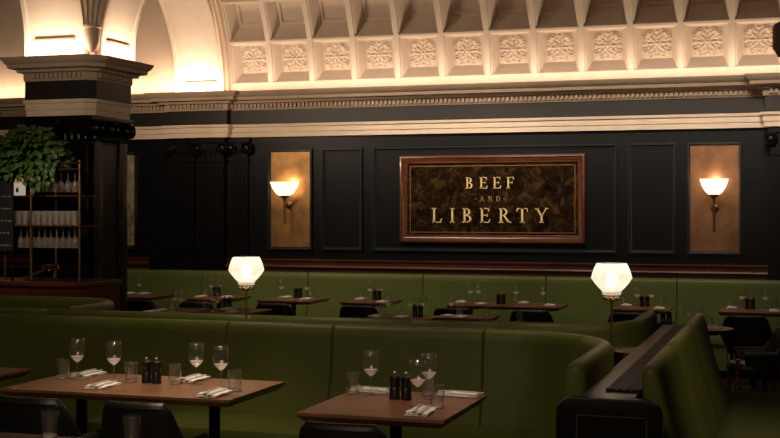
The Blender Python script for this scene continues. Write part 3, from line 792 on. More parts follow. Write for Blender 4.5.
table('dark table at the bottom edge carrying two empty tumblers', -3.1, -1.9, 3.42, 3.95, NEAR, 0, (-.3, .3), 'tabledark')
FY0, FY1 = 12.42, 13.0
def fx_(px): return at_Y(px, 303, FY0).x
ftabs = {}
for key, a, b, lab in (('T1', 104, 150, 'wall bench table just right of the black pier'),
                       ('T2', 186, 229, 'wall bench table left of the left table lamp'),
                       ('T3', 257, 310, 'wall bench table just right of the left table lamp'),
                       ('T4', 340, 386, 'wall bench table below the left end of the sign'),
                       ('T5', 446, 559, 'long wall bench table below the sign'),
                       ('T6', 612, 669, 'wall bench table behind the right table lamp'),
                       ('T7', 718, 786, 'wall bench table below the right wall sconce')):
    x0, x1 = fx_(a), fx_(b); ftabs[key] = (x0, x1, FY0, FY1)
    table(lab, x0, x1, FY0, FY1, FAR, FZ, (-.4, .4) if b - a > 90 else (0,), 'tablered')
def q(px, py): return at_h(px, py, FAR)
def midtab(key, pl, pr_, py, dep, lab, m='tablered'):
    y = q((pl + pr_) / 2, py).y; x0, x1 = at_Y(pl, py, y).x, at_Y(pr_, py, y).x
    ftabs[key] = (x0, x1, y, y + dep); table(lab, x0, x1, y, y + dep, FAR, FZ, (0,), m)
midtab('MA', 138, 178, 314, .75, 'middle row table in front of the black pier edge')
midtab('MB', 196, 246, 313.5, .62, 'middle row table left of the left lamp stem')
midtab('MC', 366, 430, 318.5, .42, 'middle row table below the left corner of the sign')
midtab('MD', 437, 489, 318.5, .42, 'middle row table in front of the long wall bench table')
midtab('ME', 651, 672, 324, .26, 'small dark middle table behind the end of the grille', 'tabledark')
rc = q(705, 328); rr = .235
ftabs['MF'] = (rc.x - rr, rc.x + rr, rc.y - rr, rc.y + rr)
table('round dark table behind the right hand bench', rc.x - rr, rc.x + rr, rc.y - rr, rc.y + rr, FAR, FZ, (0,), 'tabledark', True)
ftabs['N1'] = NT1; ftabs['N2'] = NT2; ftabs['N0'] = (-3.1, -1.9, 3.42, 3.95)
PH = {'N1': 'large front table', 'N2': 'small front table', 'N0': 'dark table at the bottom edge',
      'T1': 'wall table beside the pier', 'T2': 'wall table left of the left lamp', 'T3': 'wall table right of the left lamp',
      'T4': 'wall table below the sign\'s left end', 'T5': 'long wall table below the sign', 'T6': 'wall table behind the right lamp',
      'T7': 'wall table below the right sconce', 'MA': 'middle table by the pier', 'MB': 'middle table by the left lamp',
      'MC': 'middle table below the sign\'s left corner', 'MD': 'middle table before the long wall table', 'ME': 'small dark table behind the grille', 'MF': 'round dark table'}
# ---------------- table ware prototypes
def wine_glass():
    t = empty('wine_glass', (0, 0, 0)); MB.capped = False
    MB().lathe([(.0005, .0825), (.006, .0845), (.015, .091), (.0255, .102), (.0325, .113)], 28).build('bowl_base', 'glassbase', t, sharp=80)
    MB().lathe([(.0325, .113), (.0385, .127), (.0405, .142), (.039, .160), (.0355, .178), (.0315, .196), (.0308, .196)], 28).build('bowl', 'glass', t, sharp=80)
    MB().lathe([(.006, .0835), (.0038, .075), (.0034, .045), (.004, .014), (.008, .006)], 10).build('stem', 'tumbler', t, sharp=80)
    MB().lathe([(.008, .006), (.02, .0035), (.033, .002), (.034, .001), (.033, 0.0003), (.0005, 0.0003)], 24).build('foot', 'tumbler', t, sharp=80)
    MB.capped = True; return t
def tumbler():
    t = empty('tumbler', (0, 0, 0)); MB.capped = False
    fl = lambda k, z: 1 - (.035 * (k % 2) if .012 < z < .062 else 0)
    MB().lathe([(.0005, .010), (.024, .010), (.0262, .014), (.028, .035), (.0295, .060), (.031, .094), (.0325, .095), (.033, .094), (.0320, .066), (.0305, .058), (.0285, .014), (.027, .0015), (.0005, .0003)], 32, mod=fl).build('fluted_wall', 'tumbler', t, sharp=40)
    MB().lathe([(.0005, .0115), (.025, .0115), (.0262, .006), (.0255, .002), (.0005, .001)], 24).build('thick_bottom', 'glassbase', t, sharp=60)
    MB.capped = True; return t
def mill():
    t = empty('pepper_mill', (0, 0, 0))
    MB().lathe([(.0001, 0), (.0235, 0), (.0245, .004), (.0245, .014), (.0225, .02), (.0225, .046), (.0195, .052), (.0225, .058), (.0225, .078), (.0235, .082), (.0235, .094), (.021, .102), (.012, .107), (.0001, .108)], 20).build('body', 'mill', t)
    MB().lathe([(.0001, .106), (.004, .107), (.0075, .111), (.008, .116), (.0055, .121), (.0001, .123)], 12).build('knob', 'chrome', t)
    return t
def napkin_mesh():
    mb = MB()
    for k, (w, l, z0, z1, dx, rz) in enumerate(((.094, .19, 0, .007, 0, 0), (.088, .186, .006, .013, .003, .02), (.05, .18, .0115, .018, -.014, -.03))):
        n, mN = 5, 10; R_ = Matrix.Rotation(rz, 4, 'Z'); vs = []
        for s_ in (0, 1):
            for j in range(mN + 1):
                for i in range(n + 1):
                    u, v = i / n * 2 - 1, j / mN * 2 - 1
                    edge = max(abs(u), abs(v)); pil = (1 - edge ** 6)
                    z = (z0 + z1) / 2 + (1 if s_ else -1) * (z1 - z0) / 2 * (.35 + .65 * pil) + .0012 * math.sin(7 * v + 3 * u + k)* (1 if s_ else 0)
                    vs.append(R_ @ Vector((u * w / 2 + dx + .002 * math.sin(5 * v + k), v * l / 2, max(0.0003, z))))
        N = (n + 1) * (mN + 1); fs = []
        for j in range(mN):
            for i in range(n):
                a = j * (n + 1) + i; fs.append((a, a + n + 1, a + n + 2, a + 1)); fs.append((N + a, N + a + 1, N + a + n + 2, N + a + n + 1))
        bd = [i for i in range(n + 1)] + [j * (n + 1) + n for j in range(1, mN + 1)] + [mN * (n + 1) + i for i in range(n - 1, -1, -1)] + [j * (n + 1) for j in range(mN - 1, 0, -1)]
        for i in range(len(bd)): a, b = bd[i], bd[(i + 1) % len(bd)]; fs.append((a, b, N + b, N + a))
        mb.add(vs, fs, True)
    return mb.mesh('napkin', 'linen', sharp=50)
def strip(pts, z, th):
    """flat shape from (y, halfwidth, dz) list"""
    mb = MB(); vs = []
    for y, w, dzz in pts: vs += [(-w, y, z + dzz), (w, y, z + dzz), (w, y, z + dzz + th), (-w, y, z + dzz + th)]
    n = len(pts); fs = [(i * 4 + j, i * 4 + (j + 1) % 4, (i + 1) * 4 + (j + 1) % 4, (i + 1) * 4 + j) for i in range(n - 1) for j in range(4)] + [(0, 1, 2, 3), tuple(reversed(range(4 * n - 4, 4 * n)))]
    return mb.add(vs, fs)
def fork_mesh():
    mb = strip([(-.095, .007, 0), (-.08, .0075, .001), (-.03, .004, .003), (.03, .0035, .004), (.04, .009, .002), (.055, .011, 0)], 0, .003)
    for k in range(4):
        x = -.009 + .006 * k; mb.box(x - .0017, x + .0017, .054, .095, .0005, .003)
    return mb.mesh('fork', 'cutlery')
def knife_mesh():
    mb = strip([(-.105, .0075, 0), (-.09, .008, 0), (-.01, .006, 0), (0, .005, 0), (.005, .009, 0), (.07, .010, 0), (.095, .007, 0), (.105, .001, 0)], 0, .0035)
    return mb.mesh('knife', 'cutlery')
me_nap, me_fork, me_knife = napkin_mesh(), fork_mesh(), knife_mesh()
protos = {'wine': (wine_glass, 'clear stemmed wine glass', 'wine glass'), 'tumbler': (tumbler, 'short fluted water tumbler', 'tumbler'), 'mill': (mill, 'black pepper mill with chrome knob', 'pepper mill')}
built = {}
GR = {'wine': 'wine glasses on the dining tables', 'tumbler': 'water tumblers on the dining tables', 'mill': 'black mills on the dining tables'}
def put(kind, loc, label):
    f, _, cat = protos[kind]
    if kind not in built: o = f(); o['category'] = cat; built[kind] = o; o.location = loc; o['label'] = label; o['group'] = GR[kind]; return o
    return dup(built[kind], loc, random.uniform(0, .1), label, GR[kind])
def posname(i, n):
    if n == 1: return ''
    if n == 2: return ('left ', 'right ')[i]
    if i == 0: return 'leftmost '
    if i == n - 1: return 'rightmost '
    return ORD[i] + ' from left '
def clampt(key, p, r):
    x0, x1, y0, y1 = ftabs[key]
    if key == 'MF':
        v = Vector((p.x - rc.x, p.y - rc.y)); L = v.length; m_ = rr - r
        if L > m_: v *= m_ / L
        return rc.x + v.x, rc.y + v.y
    return min(max(p.x, x0 + r), x1 - r), min(max(p.y, y0 + r), y1 - r)
def label_join(pos, base, key):
    if 'from left' in pos: return f"{base}, {pos.strip()} on the {PH[key]}"
    return f"{pos}{base} on the {PH[key]}"
placed = {}
def free(key, x, y, r):
    for it in placed.get(key, []):
        if it[0] == 'c':
            if math.hypot(x - it[1], y - it[2]) < r + it[3] + .003: return False
        else:
            _, cx_, cy_, hw_, hl_, rot_ = it
            dx, dy = x - cx_, y - cy_; c_, s_ = math.cos(-rot_), math.sin(-rot_)
            lx, ly = abs(dx * c_ - dy * s_), abs(dx * s_ + dy * c_)
            if math.hypot(max(0, lx - hw_), max(0, ly - hl_)) < r + .003: return False
    return True
def settle(key, x, y, r):
    best = (x, y)
    for k in range(0, 400):
        rad = .004 * math.sqrt(k) * 1.6; a = k * 2.399963
        xx, yy = clampt(key, Vector((x + rad * math.cos(a), y + rad * math.sin(a), 0)), r)
        if free(key, xx, yy, r): best = (xx, yy); break
    placed.setdefault(key, []).append(('c', best[0], best[1], r)); return best
def lay(key, h, wine=(), tumb=(), mills=(), naps=(), cutlery=False, naprot=None):
    for px, py in sorted(mills):
        c = at_h(px, py, h); x, y = clampt(key, c, .056)
        for j, s_ in enumerate((-1, 1)):
            placed.setdefault(key, []).append(('c', x + s_ * .0265, y, .025))
            put('mill', (x + s_ * .0265, y, h), f"{('left', 'right')[j]} black mill with chrome knob on the {PH[key]}")
    for i, ent in enumerate(sorted(naps)):
        px, py = ent[:2]; rot = ent[2] if len(ent) > 2 else random.uniform(-.06, .06)
        rr_ = .10 if abs(rot) < .8 else .05
        c = at_h(px, py, h); x, y = clampt(key, c, .052)
        X0, X1, Y0, Y1 = ftabs[key]
        if key != 'MF': y = min(max(y, Y0 + rr_ * .98), Y1 - rr_ * .98); x = min(max(x, X0 + (.05 if rr_ == .1 else .1)), X1 - (.05 if rr_ == .1 else .1))
        else: rot = 1.3
        placed.setdefault(key, []).append(('r', x, y, .048, .096, rot))
        o = bpy.data.objects.new('napkin', me_nap); COL.objects.link(o); o.location = (x, y, h + .0004 * i); o.rotation_euler = (0, 0, rot)
        tag(o, label_join(posname(i, len(naps)), 'folded white napkin', key), 'napkin', 'white napkins on the dining tables')
        if cutlery:
            c_, s_ = math.cos(rot), math.sin(rot)
            for nm, me, dx, dr, lb in (('fork', me_fork, -.014, .10, 'silver fork'), ('knife', me_knife, .016, .04, 'silver knife')):
                k = bpy.data.objects.new(nm, me); COL.objects.link(k); k.location = (x + c_ * dx, y + s_ * dx, h + (.0185 if dx < 0 else .0145)); k.rotation_euler = (0, 0, rot + dr)
                pn = posname(i, len(naps)).strip()
                tag(k, (f"{lb} on the {pn} napkin of the {PH[key]}" if 'from' not in pn else f"{lb} on the napkin {pn} of the {PH[key]}"), nm, 'cutlery on the front tables')
    for kind, lst, r in (('wine', wine, .0415), ('tumbler', tumb, .036)):
        lst = sorted(lst)
        for i, (px, py) in enumerate(lst):
            x, y = clampt(key, at_h(px, py, h), r); x, y = settle(key, x, y, r)
            put(kind, (x, y, h), label_join(posname(i, len(lst)), protos[kind][1], key))
lay('N1', NEAR, wine=[(84, 378), (114, 382.5), (194.5, 384), (221, 388.5)], tumb=[(72, 377.5), (124, 382), (181, 382.5), (235, 391)], mills=[(151.5, 383)],
    naps=[(101, 372.5), (103, 387), (200, 378.5), (215, 395)], cutlery=True)
lay('N2', NEAR, wine=[(378.6, 392.5), (417.5, 407.5), (429, 398.5)], tumb=[(363, 392.5), (437.5, 396), (435.5, 409)], mills=[(400.5, 399.5)],
    naps=[(371, 387, 1.42), (464, 393.5, 1.45), (421, 413)], cutlery=True)
lay('N0', NEAR, tumb=[(51, 437), (157, 434)])
lay('T1', FAR, wine=[(134.5, 292.5)], naps=[(119, 292.6), (145, 294)])
lay('T2', FAR, wine=[(208.6, 294.5), (222.8, 295)], tumb=[(202, 296.5)], mills=[(216.5, 296)], naps=[(200, 297), (227, 297.5)])
lay('T3', FAR, wine=[(290.5, 296.3), (305, 296.8)], tumb=[(284, 297), (311, 298)], mills=[(298, 297.6)], naps=[(287, 297.5), (306, 299.5)])
lay('T4', FAR, wine=[(367, 297.6), (384, 298.4)], tumb=[(360.5, 299), (392, 300.5)], mills=[(377, 300)], naps=[(364, 298.6), (382, 302.5)])
lay('T5', FAR, wine=[(459.5, 300.3), (478, 301), (526, 301.7), (545.4, 302.5)], tumb=[(453.5, 301.8), (485.4, 303.4), (519, 303.4), (552, 304.5)], mills=[(501, 304)], naps=[(458, 302.3), (481, 304.5), (523.5, 303.3), (550, 306)])
lay('T6', FAR, wine=[(630, 303.4), (654.5, 304)], tumb=[(623.5, 305), (661.5, 307)], mills=[(644.6, 306.5)], naps=[(627, 305.5), (659.5, 309)])
lay('T7', FAR, wine=[(737, 306.3), (766, 307)], tumb=[(729.5, 307.5), (774, 309)], mills=[(750, 309)], naps=[(732, 308), (774, 311.5)])
lay('MA', FAR, wine=[(175.5, 310), (181.5, 311)], tumb=[(169, 308.5), (141, 312.5)], naps=[(160, 311), (146, 312)])
lay('MB', FAR, wine=[(209.2, 310.5), (217.5, 312)], tumb=[(206, 312.5)], mills=[(213.8, 308)], naps=[(227, 309.5), (232, 312.5)])
lay('MC', FAR, wine=[(388.4, 315), (410.5, 316), (424.5, 315)], tumb=[(381.5, 314)], mills=[(417.7, 317)], naps=[(373, 316.8), (399, 318)])
lay('MD', FAR, wine=[(441.3, 315.5)], tumb=[(447, 316), (486, 318)], naps=[(434, 316.2), (457, 318.3)])
lay('ME', FAR, mills=[(668.5, 324)])
lay('MF', FAR, wine=[(687, 326), (693.5, 325)], tumb=[(702.5, 323)], naps=[(708, 324.5), (710, 328.5)])
# lone tumbler of a table hidden behind the second banquette, with that table
tp = q(519.5, 322)
ftabs['MG'] = (tp.x - .35, tp.x + .3, tp.y - .35, tp.y + .06); PH['MG'] = 'low hidden table behind the second banquette'
table('table mostly hidden behind the second banquette, under a lone tumbler', *ftabs['MG'], FAR, FZ, (0,), 'tabledark')
o = put('tumbler', (tp.x, tp.y, FAR), 'lone water tumbler peeking over the second banquette below the long table')

# ================================================================== CHAIRS
def make_chair(rim=True):
    """low black leather tub chair, facing +Y (back at -Y)"""
    t = empty('tub_chair', (0, 0, 0))
    # shell: horseshoe back, high behind, sloping down to arms
    n = 22; lev = 6; vi = []; 
    def shell(off, grow):
        vs = []
        for i in range(n + 1):
            a = -PI * 1.12 + (PI * 1.24) * i / n - 0.0
            a = math.radians(-205 + 230 * i / n)   # from left arm front round the back to right arm front
            f = abs(i / n * 2 - 1)                  # 0 at the back, 1 at arm fronts
            top = .745 - .175 * min(1, max(0, (f - .34) / .30)) ** .8
            bot = .48
            rx, ry = .185 + off, .205 + off
            for j in range(lev + 1):
                tt = j / lev; z = bot + (top - bot) * tt
                flare = .035 * tt
                ca, sa = math.cos(a), math.sin(a); vs.append(((rx + flare) * math.copysign(abs(ca) ** .6, ca), (ry + flare) * math.copysign(abs(sa) ** .6, sa), z))
        return vs
    A, B = shell(.022, 0), shell(-.022, 0); N = len(A); m_ = lev + 1; fs = []
    for i in range(n):
        for j in range(lev):
            a = i * m_ + j; fs.append((a, a + m_, a + m_ + 1, a + 1)); fs.append((N + a, N + a + 1, N + a + m_ + 1, N + a + m_))
        a = i * m_; fs.append((a, N + a, N + a + m_, a + m_)); a += lev; fs.append((a, a + m_, N + a + m_, N + a))
    for j in range(lev):
        fs.append((j, j + 1, N + j + 1, N + j)); a = n * m_ + j; fs.append((a, N + a, N + a + 1, a + 1))
    bk = MB().add(A + B, fs, True).build('backrest', 'blackleather', t, sharp=55, bevel=.010)
    # rolled top edge
    top = []
    for i in range(n + 1): v = Vector(A[i * m_ + lev]); w = Vector(B[i * m_ + lev]); top.append((v + w) / 2 + Vector((0, 0, -.004)))
    MB().tube(top, .0245, 10).build('top_roll', 'blackleather', t)
    st = MB(); ang = [2 * PI * k / 28 for k in range(28)]
    sup = lambda a, s_: (s_ * .185 * math.copysign(abs(math.cos(a)) ** .75, math.cos(a)), .015 + s_ * .225 * math.copysign(abs(math.sin(a)) ** .75, math.sin(a)))
    rings = [(.90, .40), (1, .42), (1.02, .45), (.98, .478), (.86, .49), (.4, .497), (.001, .498)]
    vs = [(*sup(a, s_), z) for s_, z in rings for a in ang]
    fs = [(i * 28 + k, i * 28 + (k + 1) % 28, (i + 1) * 28 + (k + 1) % 28, (i + 1) * 28 + k) for i in range(len(rings) - 1) for k in range(28)] + [tuple(reversed(range(28)))]
    st.add(vs, fs, True).build('seat', 'blackleather', t, sharp=60)
    for sx_, sy in ((-1, -1), (1, -1), (1, 1), (-1, 1)):
        x, y = sx_ * .145, .01 + sy * .175
        MB().tube([(x * 1.18, y + sy * .045, 0), (x * 1.05, y + sy * .012, .25), (x, y, .42)], [.013, .017, .021], 8).build('leg', 'redleg', t)
        z1 = .53
        MB().tube([(x * 1.05, y * 1.03, .40), (sx_ * .185, y * (1.05 if sy > 0 else .8), z1)], [.018, .014], 8).build('arm_post', 'redleg', t)
    return t
chair0 = None
def chair(x, y, fz, rz, lab, grp, sc=1.):
    global chair0
    if chair0 is None:
        chair0 = make_chair(); o = chair0; o.location = (x, y, fz); o.rotation_euler = (0, 0, rz)
    else: o = dup(chair0, (x, y, fz), rz)
    tag(o, lab, 'chair', grp); o.scale = (sc, sc, 1); return o
g1 = 'black tub chairs along the wall bench tables'
for px, lab in ((140, 'black leather tub chair at the wall bench table beside the pier'), (196, 'black leather tub chair at the wall bench table left of the left lamp'),
                (273.5, 'black leather tub chair at the wall bench table right of the left lamp'), (358.5, 'black leather tub chair at the wall bench table under the sign\'s left end'),
                (453, 'left black leather tub chair at the long wall bench table'), (531, 'right black leather tub chair at the long wall bench table'),
                (630, 'black leather tub chair at the wall bench table behind the right lamp'), (746, 'black leather tub chair facing the wall bench table under the right sconce')):
    Yc = FY0 - .17; x = at_Y(px, 310, Yc - .2).x; chair(x, Yc, FZ, 0, lab, g1)
g2 = 'black tub chairs at the front tables'
chair(at_Y(23, 402, 4.68).x, 4.91, 0, .0, 'black leather tub chair at the front left, cut by the left edge', g2, .97)
chair(at_Y(130, 402, 4.68).x, 4.91, 0, 0, 'black leather tub chair pushed under the middle of the large front table', g2, .84)
pc = at_h(758, 385, FZ + .25)
cY = rc.y + .05
pr1 = at_Y(757, 340, cY)
chair(pr1.x, cY, FZ, PI / 2 + .25, 'black tub chair with red wood legs right of the round dark table', 'black tub chairs by the round table')
chair(at_Y(338, 421, 4.48).x, 4.71, 0, 0, 'black leather tub chair at the small front table, only its top edge showing', g2, .9)

# ================================================================== TABLE LAMPS
def lamp(px, py_base, label, z_h):
    p = at_h(px, py_base, z_h)
    return p
def make_lamp():
    t = empty('table_lamp', (0, 0, 0)); sc_ = 1.0
    MB().lathe([(.0001, 0), (.055, 0), (.056, .006), (.045, .010), (.02, .014), (.010, .024), (.0001, .024)], 24).build('base', 'brass', t)
    MB().tube([(0, 0, .02), (0, 0, .262)], .0055, 10).build('stem', 'brassdull', t)
    gal = MB().lathe([(.0001, .255), (.012, .258), (.020, .266), (.016, .276), (.0001, .278)], 14)
    for k in range(8):
        a = 2 * PI * k / 8; gal.lathe([(.0001, -.011), (.008, -.007), (.011, 0), (.008, .007), (.0001, .011)], 8, (.036 * math.cos(a), .036 * math.sin(a), .272))
    gal.build('gallery', 'brass', t)
    MB.capped = False
    fl = lambda k, z: 1 + (.010 if k % 2 else -.010)
    MB().lathe([(.040, .290), (.046, .292), (.047, .306), (.050, .312), (.064, .326), (.082, .347), (.0985, .371), (.1005, .377), (.0985, .383), (.093, .405), (.084, .428), (.074, .447), (.071, .449), (.068, .447)], 56, mod=fl).build('lamp_shade', 'shade', t, sharp=20)
    MB.capped = True
    MB().lathe([(.0001, .322), (.014, .33), (.026, .350), (.030, .375), (.022, .395), (.0001, .400)], 16).build('bulb', 'bulb', t)
    return t
LZ = SH + .0005
l1 = at_Y(246.3, 335, 6.455); l2 = at_h(611.6, 353, SH)
t = make_lamp(); t.location = (l1.x, l1.y, LZ); tag(t, 'glowing faceted glass table lamp on the left, between the green booths', 'lamp', 'globe lamps on the booth shelf')
print('lamp2', l2)
t2 = dup(t, (l2.x, l2.y, LZ), 0, 'glowing faceted glass table lamp on the right, beside the rounded booth corner')
for p in (l1, l2):
    li = bpy.data.lights.new('lamp light', 'POINT'); li.energy = .55; li.color = (1, .80, .60); li.shadow_soft_size = .03
    o = bpy.data.objects.new('lamp_light', li); COL.objects.link(o); o.location = (p.x, p.y, LZ + .415)

# ================================================================== BAR
YBAR = 9.42
bz = at_Y(40, 281, YBAR).z
bxr = at_Y(88, 290, YBAR).x
t = thing('bar_counter', 'dark red wood bar counter beside the black pier', 'bar')
MB().box(-8.9, bxr - .02, YBAR + .03, YBAR + .56, FZ, bz - .05).build('body', 'barwood', t)
MB().box(-8.9, bxr, YBAR, YBAR + .58, bz - .05, bz - .008).build('worktop', 'barwood', t, bevel=.008)
mb = MB(); x = bxr - .12
while x > -8.8:
    mb.box(x - .42, x, YBAR + .012, YBAR + .032, FZ + .12, bz - .12); x -= .5
mb.build('front_panel', 'barwood', t, bevel=.006)
MB().box(at_Y(58, 282, YBAR + .2).x, bxr - .03, YBAR + .1, YBAR + .56, bz - .01, bz - .002).build('drip_tray', 'blackmetal', t)
# brass gantry
GL = at_Y(-27, 200, YBAR + .2).x
YG = YBAR + .30
def gx(px): return at_Y(px, 200, YG).x
def gz(py, px=40): return at_Y(px, py, YG).z
t = thing('bar_gantry', 'brass bar gantry with glass shelves on the bar counter', 'shelf')
zts = gz(170); zs1 = gz(225); zs0 = gz(196)
for px in (-26, 5, 31, 79.5):
    gx = lambda p_: at_Y(p_, 200, YG - .12).x
    MB().tube([(gx(px), YG - .12, bz - .008), (gx(px), YG - .12, zts + .06)], .011, 10).build('post', 'brassdull', t)
for px in (56,):
    gx = lambda p_: at_Y(p_, 200, YG + .16).x
    MB().tube([(gx(px), YG + .16, bz - .008), (gx(px), YG + .16, zts + .02)], .009, 8).build('post', 'brassdull', t)
gx = lambda p_: at_Y(p_, 200, YG - .12).x
for px in (5, 79.5):
    MB().lathe([(.0001, -.018), (.016, -.012), (.02, 0), (.016, .012), (.0001, .018)], 10, (gx(px), YG - .12, zts + .065)).build('finial', 'brassdull', t)
for z in (zs1,):
    MB().box(GL, gx(81), YG - .14, YG + .18, z - .012, z).build('shelf', 'barwood', t)
MB().tube([(GL, YG - .12, zts), (gx(79.5), YG - .12, zts)], .008, 8).build('rail', 'brassdull', t)
MB().tube([(GL, YG - .12, zts + .055), (gx(79.5), YG - .12, zts + .055)], .006, 8).build('rail', 'brassdull', t)
MB().box(GL, gx(81), YG - .13, YG + .17, zs0 - .006, zs0 + .004).build('shelf', 'barwood', t)
MB().tube([(GL, YG - .145, zs1 - .006), (gx(81), YG - .145, zs1 - .006)], .007, 8).build('rail', 'brassdull', t)
# hanging rack bars under the shelf and under the top rail
MB().box(GL, gx(81), YG - .13, YG + .17, zts - .01, zts - .002).build('shelf', 'blackmetal', t)
# glasses in the gantry
def hang_glass():
    t = empty('hanging_wine_glass', (0, 0, 0)); MB.capped = False
    MB().lathe([(.028, -.001), (.02, -.005), (.006, -.012), (.004, -.04), (.005, -.085), (.02, -.095), (.030, -.125), (.031, -.145), (.026, -.19)], 18).build('bowl', 'barglass', t, sharp=80)
    MB.capped = True; return t
def high_glass():
    t = empty('bar_glass', (0, 0, 0)); MB.capped = False
    MB().lathe([(.0005, .006), (.020, .006), (.022, .02), (.0265, .125), (.0275, .125), (.024, .01), (.022, .001), (.0005, .0005)], 16, mod=lambda k, z: 1 - .03 * (k % 2)).build('glass_wall', 'barglass', t, sharp=50)
    MB.capped = True; return t
M['barglass'] = thin_glass('bar glass', milk=.2)
hg, bg = None, None
def ordname(i, n): return ORD[i] + ' from the right' if i else 'rightmost'
for row, (zz, y, pxs) in enumerate(((zs1 - .013, YG - .07, [75, 69, 63, 57, 51, 45, 39, 33, 27, 21]), (zts - .011, YG - .05, [75, 68, 61, 54, 47, 40, 34]))):
    nm = ('under the lower gantry shelf', 'under the top of the gantry')[row]
    for i, px in enumerate(pxs):
        x = at_Y(px, 200, y).x
        lab = f'upside down stemmed glass hanging {nm}, {ordname(i, 0)}'
        if hg is None: hg = hang_glass(); o = hg; o.location = (x, y, zz); o['category'] = 'glass'; o['label'] = lab
        else: o = dup(hg, (x, y, zz), 0, lab)
        o['group'] = 'glasses hanging ' + nm
for row, y in enumerate((YG - .09, YG + .04)):
    for i, px in enumerate([75, 69, 63, 57, 51, 45, 39, 33.5, 26, 20, 14]):
        x = at_Y(px + row * 2 - 1, 215, y).x
        lab = f'upright bar glass in the {("front", "back")[row]} row of the gantry shelf, {ordname(i, 0)}'
        if bg is None: bg = high_glass(); o = bg; o.location = (x, y, zs1 + .001); o['category'] = 'glass'; o['label'] = lab
        else: o = dup(bg, (x, y, zs1 + .001), 0, lab)
        o['group'] = f'upright glasses in the {("front", "back")[row]} row of the gantry'
# small lantern with an orange cap, and a slate with chalk marks
p = at_Y(19, 196, YG - .02); 
p = at_Y(20, 196, YG - .02)
t = thing('lantern', 'small lit white lantern with an orange cap under the plant', 'lantern', (p.x, YG - .03, zs0 + .005))
s_ = .035
MB().box(-.048, .048, -.03, .03, 0, .12).build('lit_body', 'litpaper', t, bevel=.006)
MB().lathe([(.0001, .025), (.012, .03), (.016, .05), (.008, .07), (.0001, .075)], 10, (0, -.028, 0)).build('motif', 'slate', t)
MB().lathe([(.04, .110), (.042, .125), (.036, .15), (.02, .162), (.0001, .165)], 16).build('cap', 'orange', t)
ps = at_Y(10, 236, YG - .2)
t = thing('slate_board', 'dark slate with illegible pale chalk marks at the left of the gantry', 'board', (ps.x - .13, YG - .2, bz - .008))
h0, h1 = at_Y(8, 250, YG - .2).z - bz, at_Y(8, 180, YG - .2).z - bz
for zl in (0,):
    MB().box(-.62, .16, 0, .012, h0, h1).build('slate', 'slate', t)
    for xs_ in (-.62, .13): MB().box(xs_, xs_ + .02, .012, .03, 0, h1).build('support', 'blackmetal', t)
rnd = random.Random(3)
for row in range(5):
    z = h0 + .04 + row * (h1 - h0 - .08) / 5
    x = -.14; mb = MB()
    while x < .13:
        w = rnd.uniform(.008, .02); pts = [(x + w * k / 5, -.001, z + .022 * abs(math.sin(k * 1.4 + row)) * rnd.uniform(.5, 1)) for k in range(6)]
        mb.tube(pts, .0022, 4); x += w + rnd.uniform(.006, .02)
    mb.build('chalk_line', 'chalk', t)

# beer font with gold cap
pt = at_Y(50, 268, YBAR + .18)
t = thing('beer_tap', 'chrome beer tap with a round gold cap on the bar', 'tap', (pt.x, YBAR + .2, bz - .002))
zc = pt.z - bz
MB().lathe([(.0001, 0), (.05, 0), (.05, .008), (.03, .015), (.018, .03), (.016, zc - .01), (.0001, zc - .01)], 14, (.04, 0, 0), mod=lambda k, z: 1 - .1 * (k % 2)).build('column', 'chrome', t)
MB().tube([(-.085, 0, zc + .005), (.065, 0, zc + .012)], .030, 14).build('head', 'capgold', t)
MB().lathe([(.0001, -.012), (.026, -.01), (.033, 0), (.026, .01), (.0001, .012)], 16, (-.03, -.03, zc + .006), M4=Matrix.Rotation(PI / 2, 4, 'X')).build('medallion', 'capgold', t)
MB().tube([(-.05, -.01, zc - .005), (-.12, -.015, zc - .035), (-.2, -.02, zc - .065), (-.27, -.02, zc - .07)], [.012, .014, .012, .006], 10).build('spout', 'chrome', t)
MB().box(-.28, .08, -.05, .05, 0, .008).build('foot_plate', 'chrome', t, bevel=.003)

# ---------------- trailing plant
pp = at_Y(30, 165, YG)
t = thing('trailing_plant', 'bushy green trailing plant on top of the brass bar gantry', 'plant', (pp.x, YG, zts + .0))
MB().lathe([(.0001, .001), (.10, .001), (.14, .13), (.145, .14), (.12, .14), (.0001, .11)], 18).build('pot', 'terracotta', t)
fol = MB(); rl = random.Random(11); sg_ = zts
def leaf(c, d, sz):
    d = d.normalized(); up = Vector((rl.uniform(-.4, .4), rl.uniform(-.9, -.1), rl.uniform(.2, 1))); s_ = d.cross(up)
    if s_.length < 1e-3: return
    s_.normalize(); nn = s_.cross(d)
    L, Wd = sz, sz * .42
    pts = [c, c + d * L * .3 + s_ * Wd - nn * .01, c + d * L * .7 + s_ * Wd * .6 - nn * .012, c + d * L - nn * .02, c + d * L * .7 - s_ * Wd * .6 - nn * .012, c + d * L * .3 - s_ * Wd - nn * .01, c + d * L * .5 + nn * .008]
    fol.add(pts, [(0, 1, 6), (1, 2, 6), (2, 3, 6), (3, 4, 6), (4, 5, 6), (5, 0, 6)])
ctr = Vector((0, 0, .16)); wpx = (at_Y(66, 160, YG).x - at_Y(-4, 160, YG).x) / 2; topz = at_Y(30, 123, YG).z - zts
for k in range(620):
    u = rl.uniform(0, 2 * PI); v = rl.uniform(-.35, 1); rxy = math.sqrt(max(0, 1 - v * v)) * rl.uniform(.55, 1.0)
    c = Vector((math.cos(u) * rxy * wpx * .88, math.sin(u) * rxy * .30, .10 + v * (topz - .14)))
    d = Vector((math.cos(u), math.sin(u), rl.uniform(-1.1, .5)))
    leaf(c, d, rl.uniform(.055, .10))
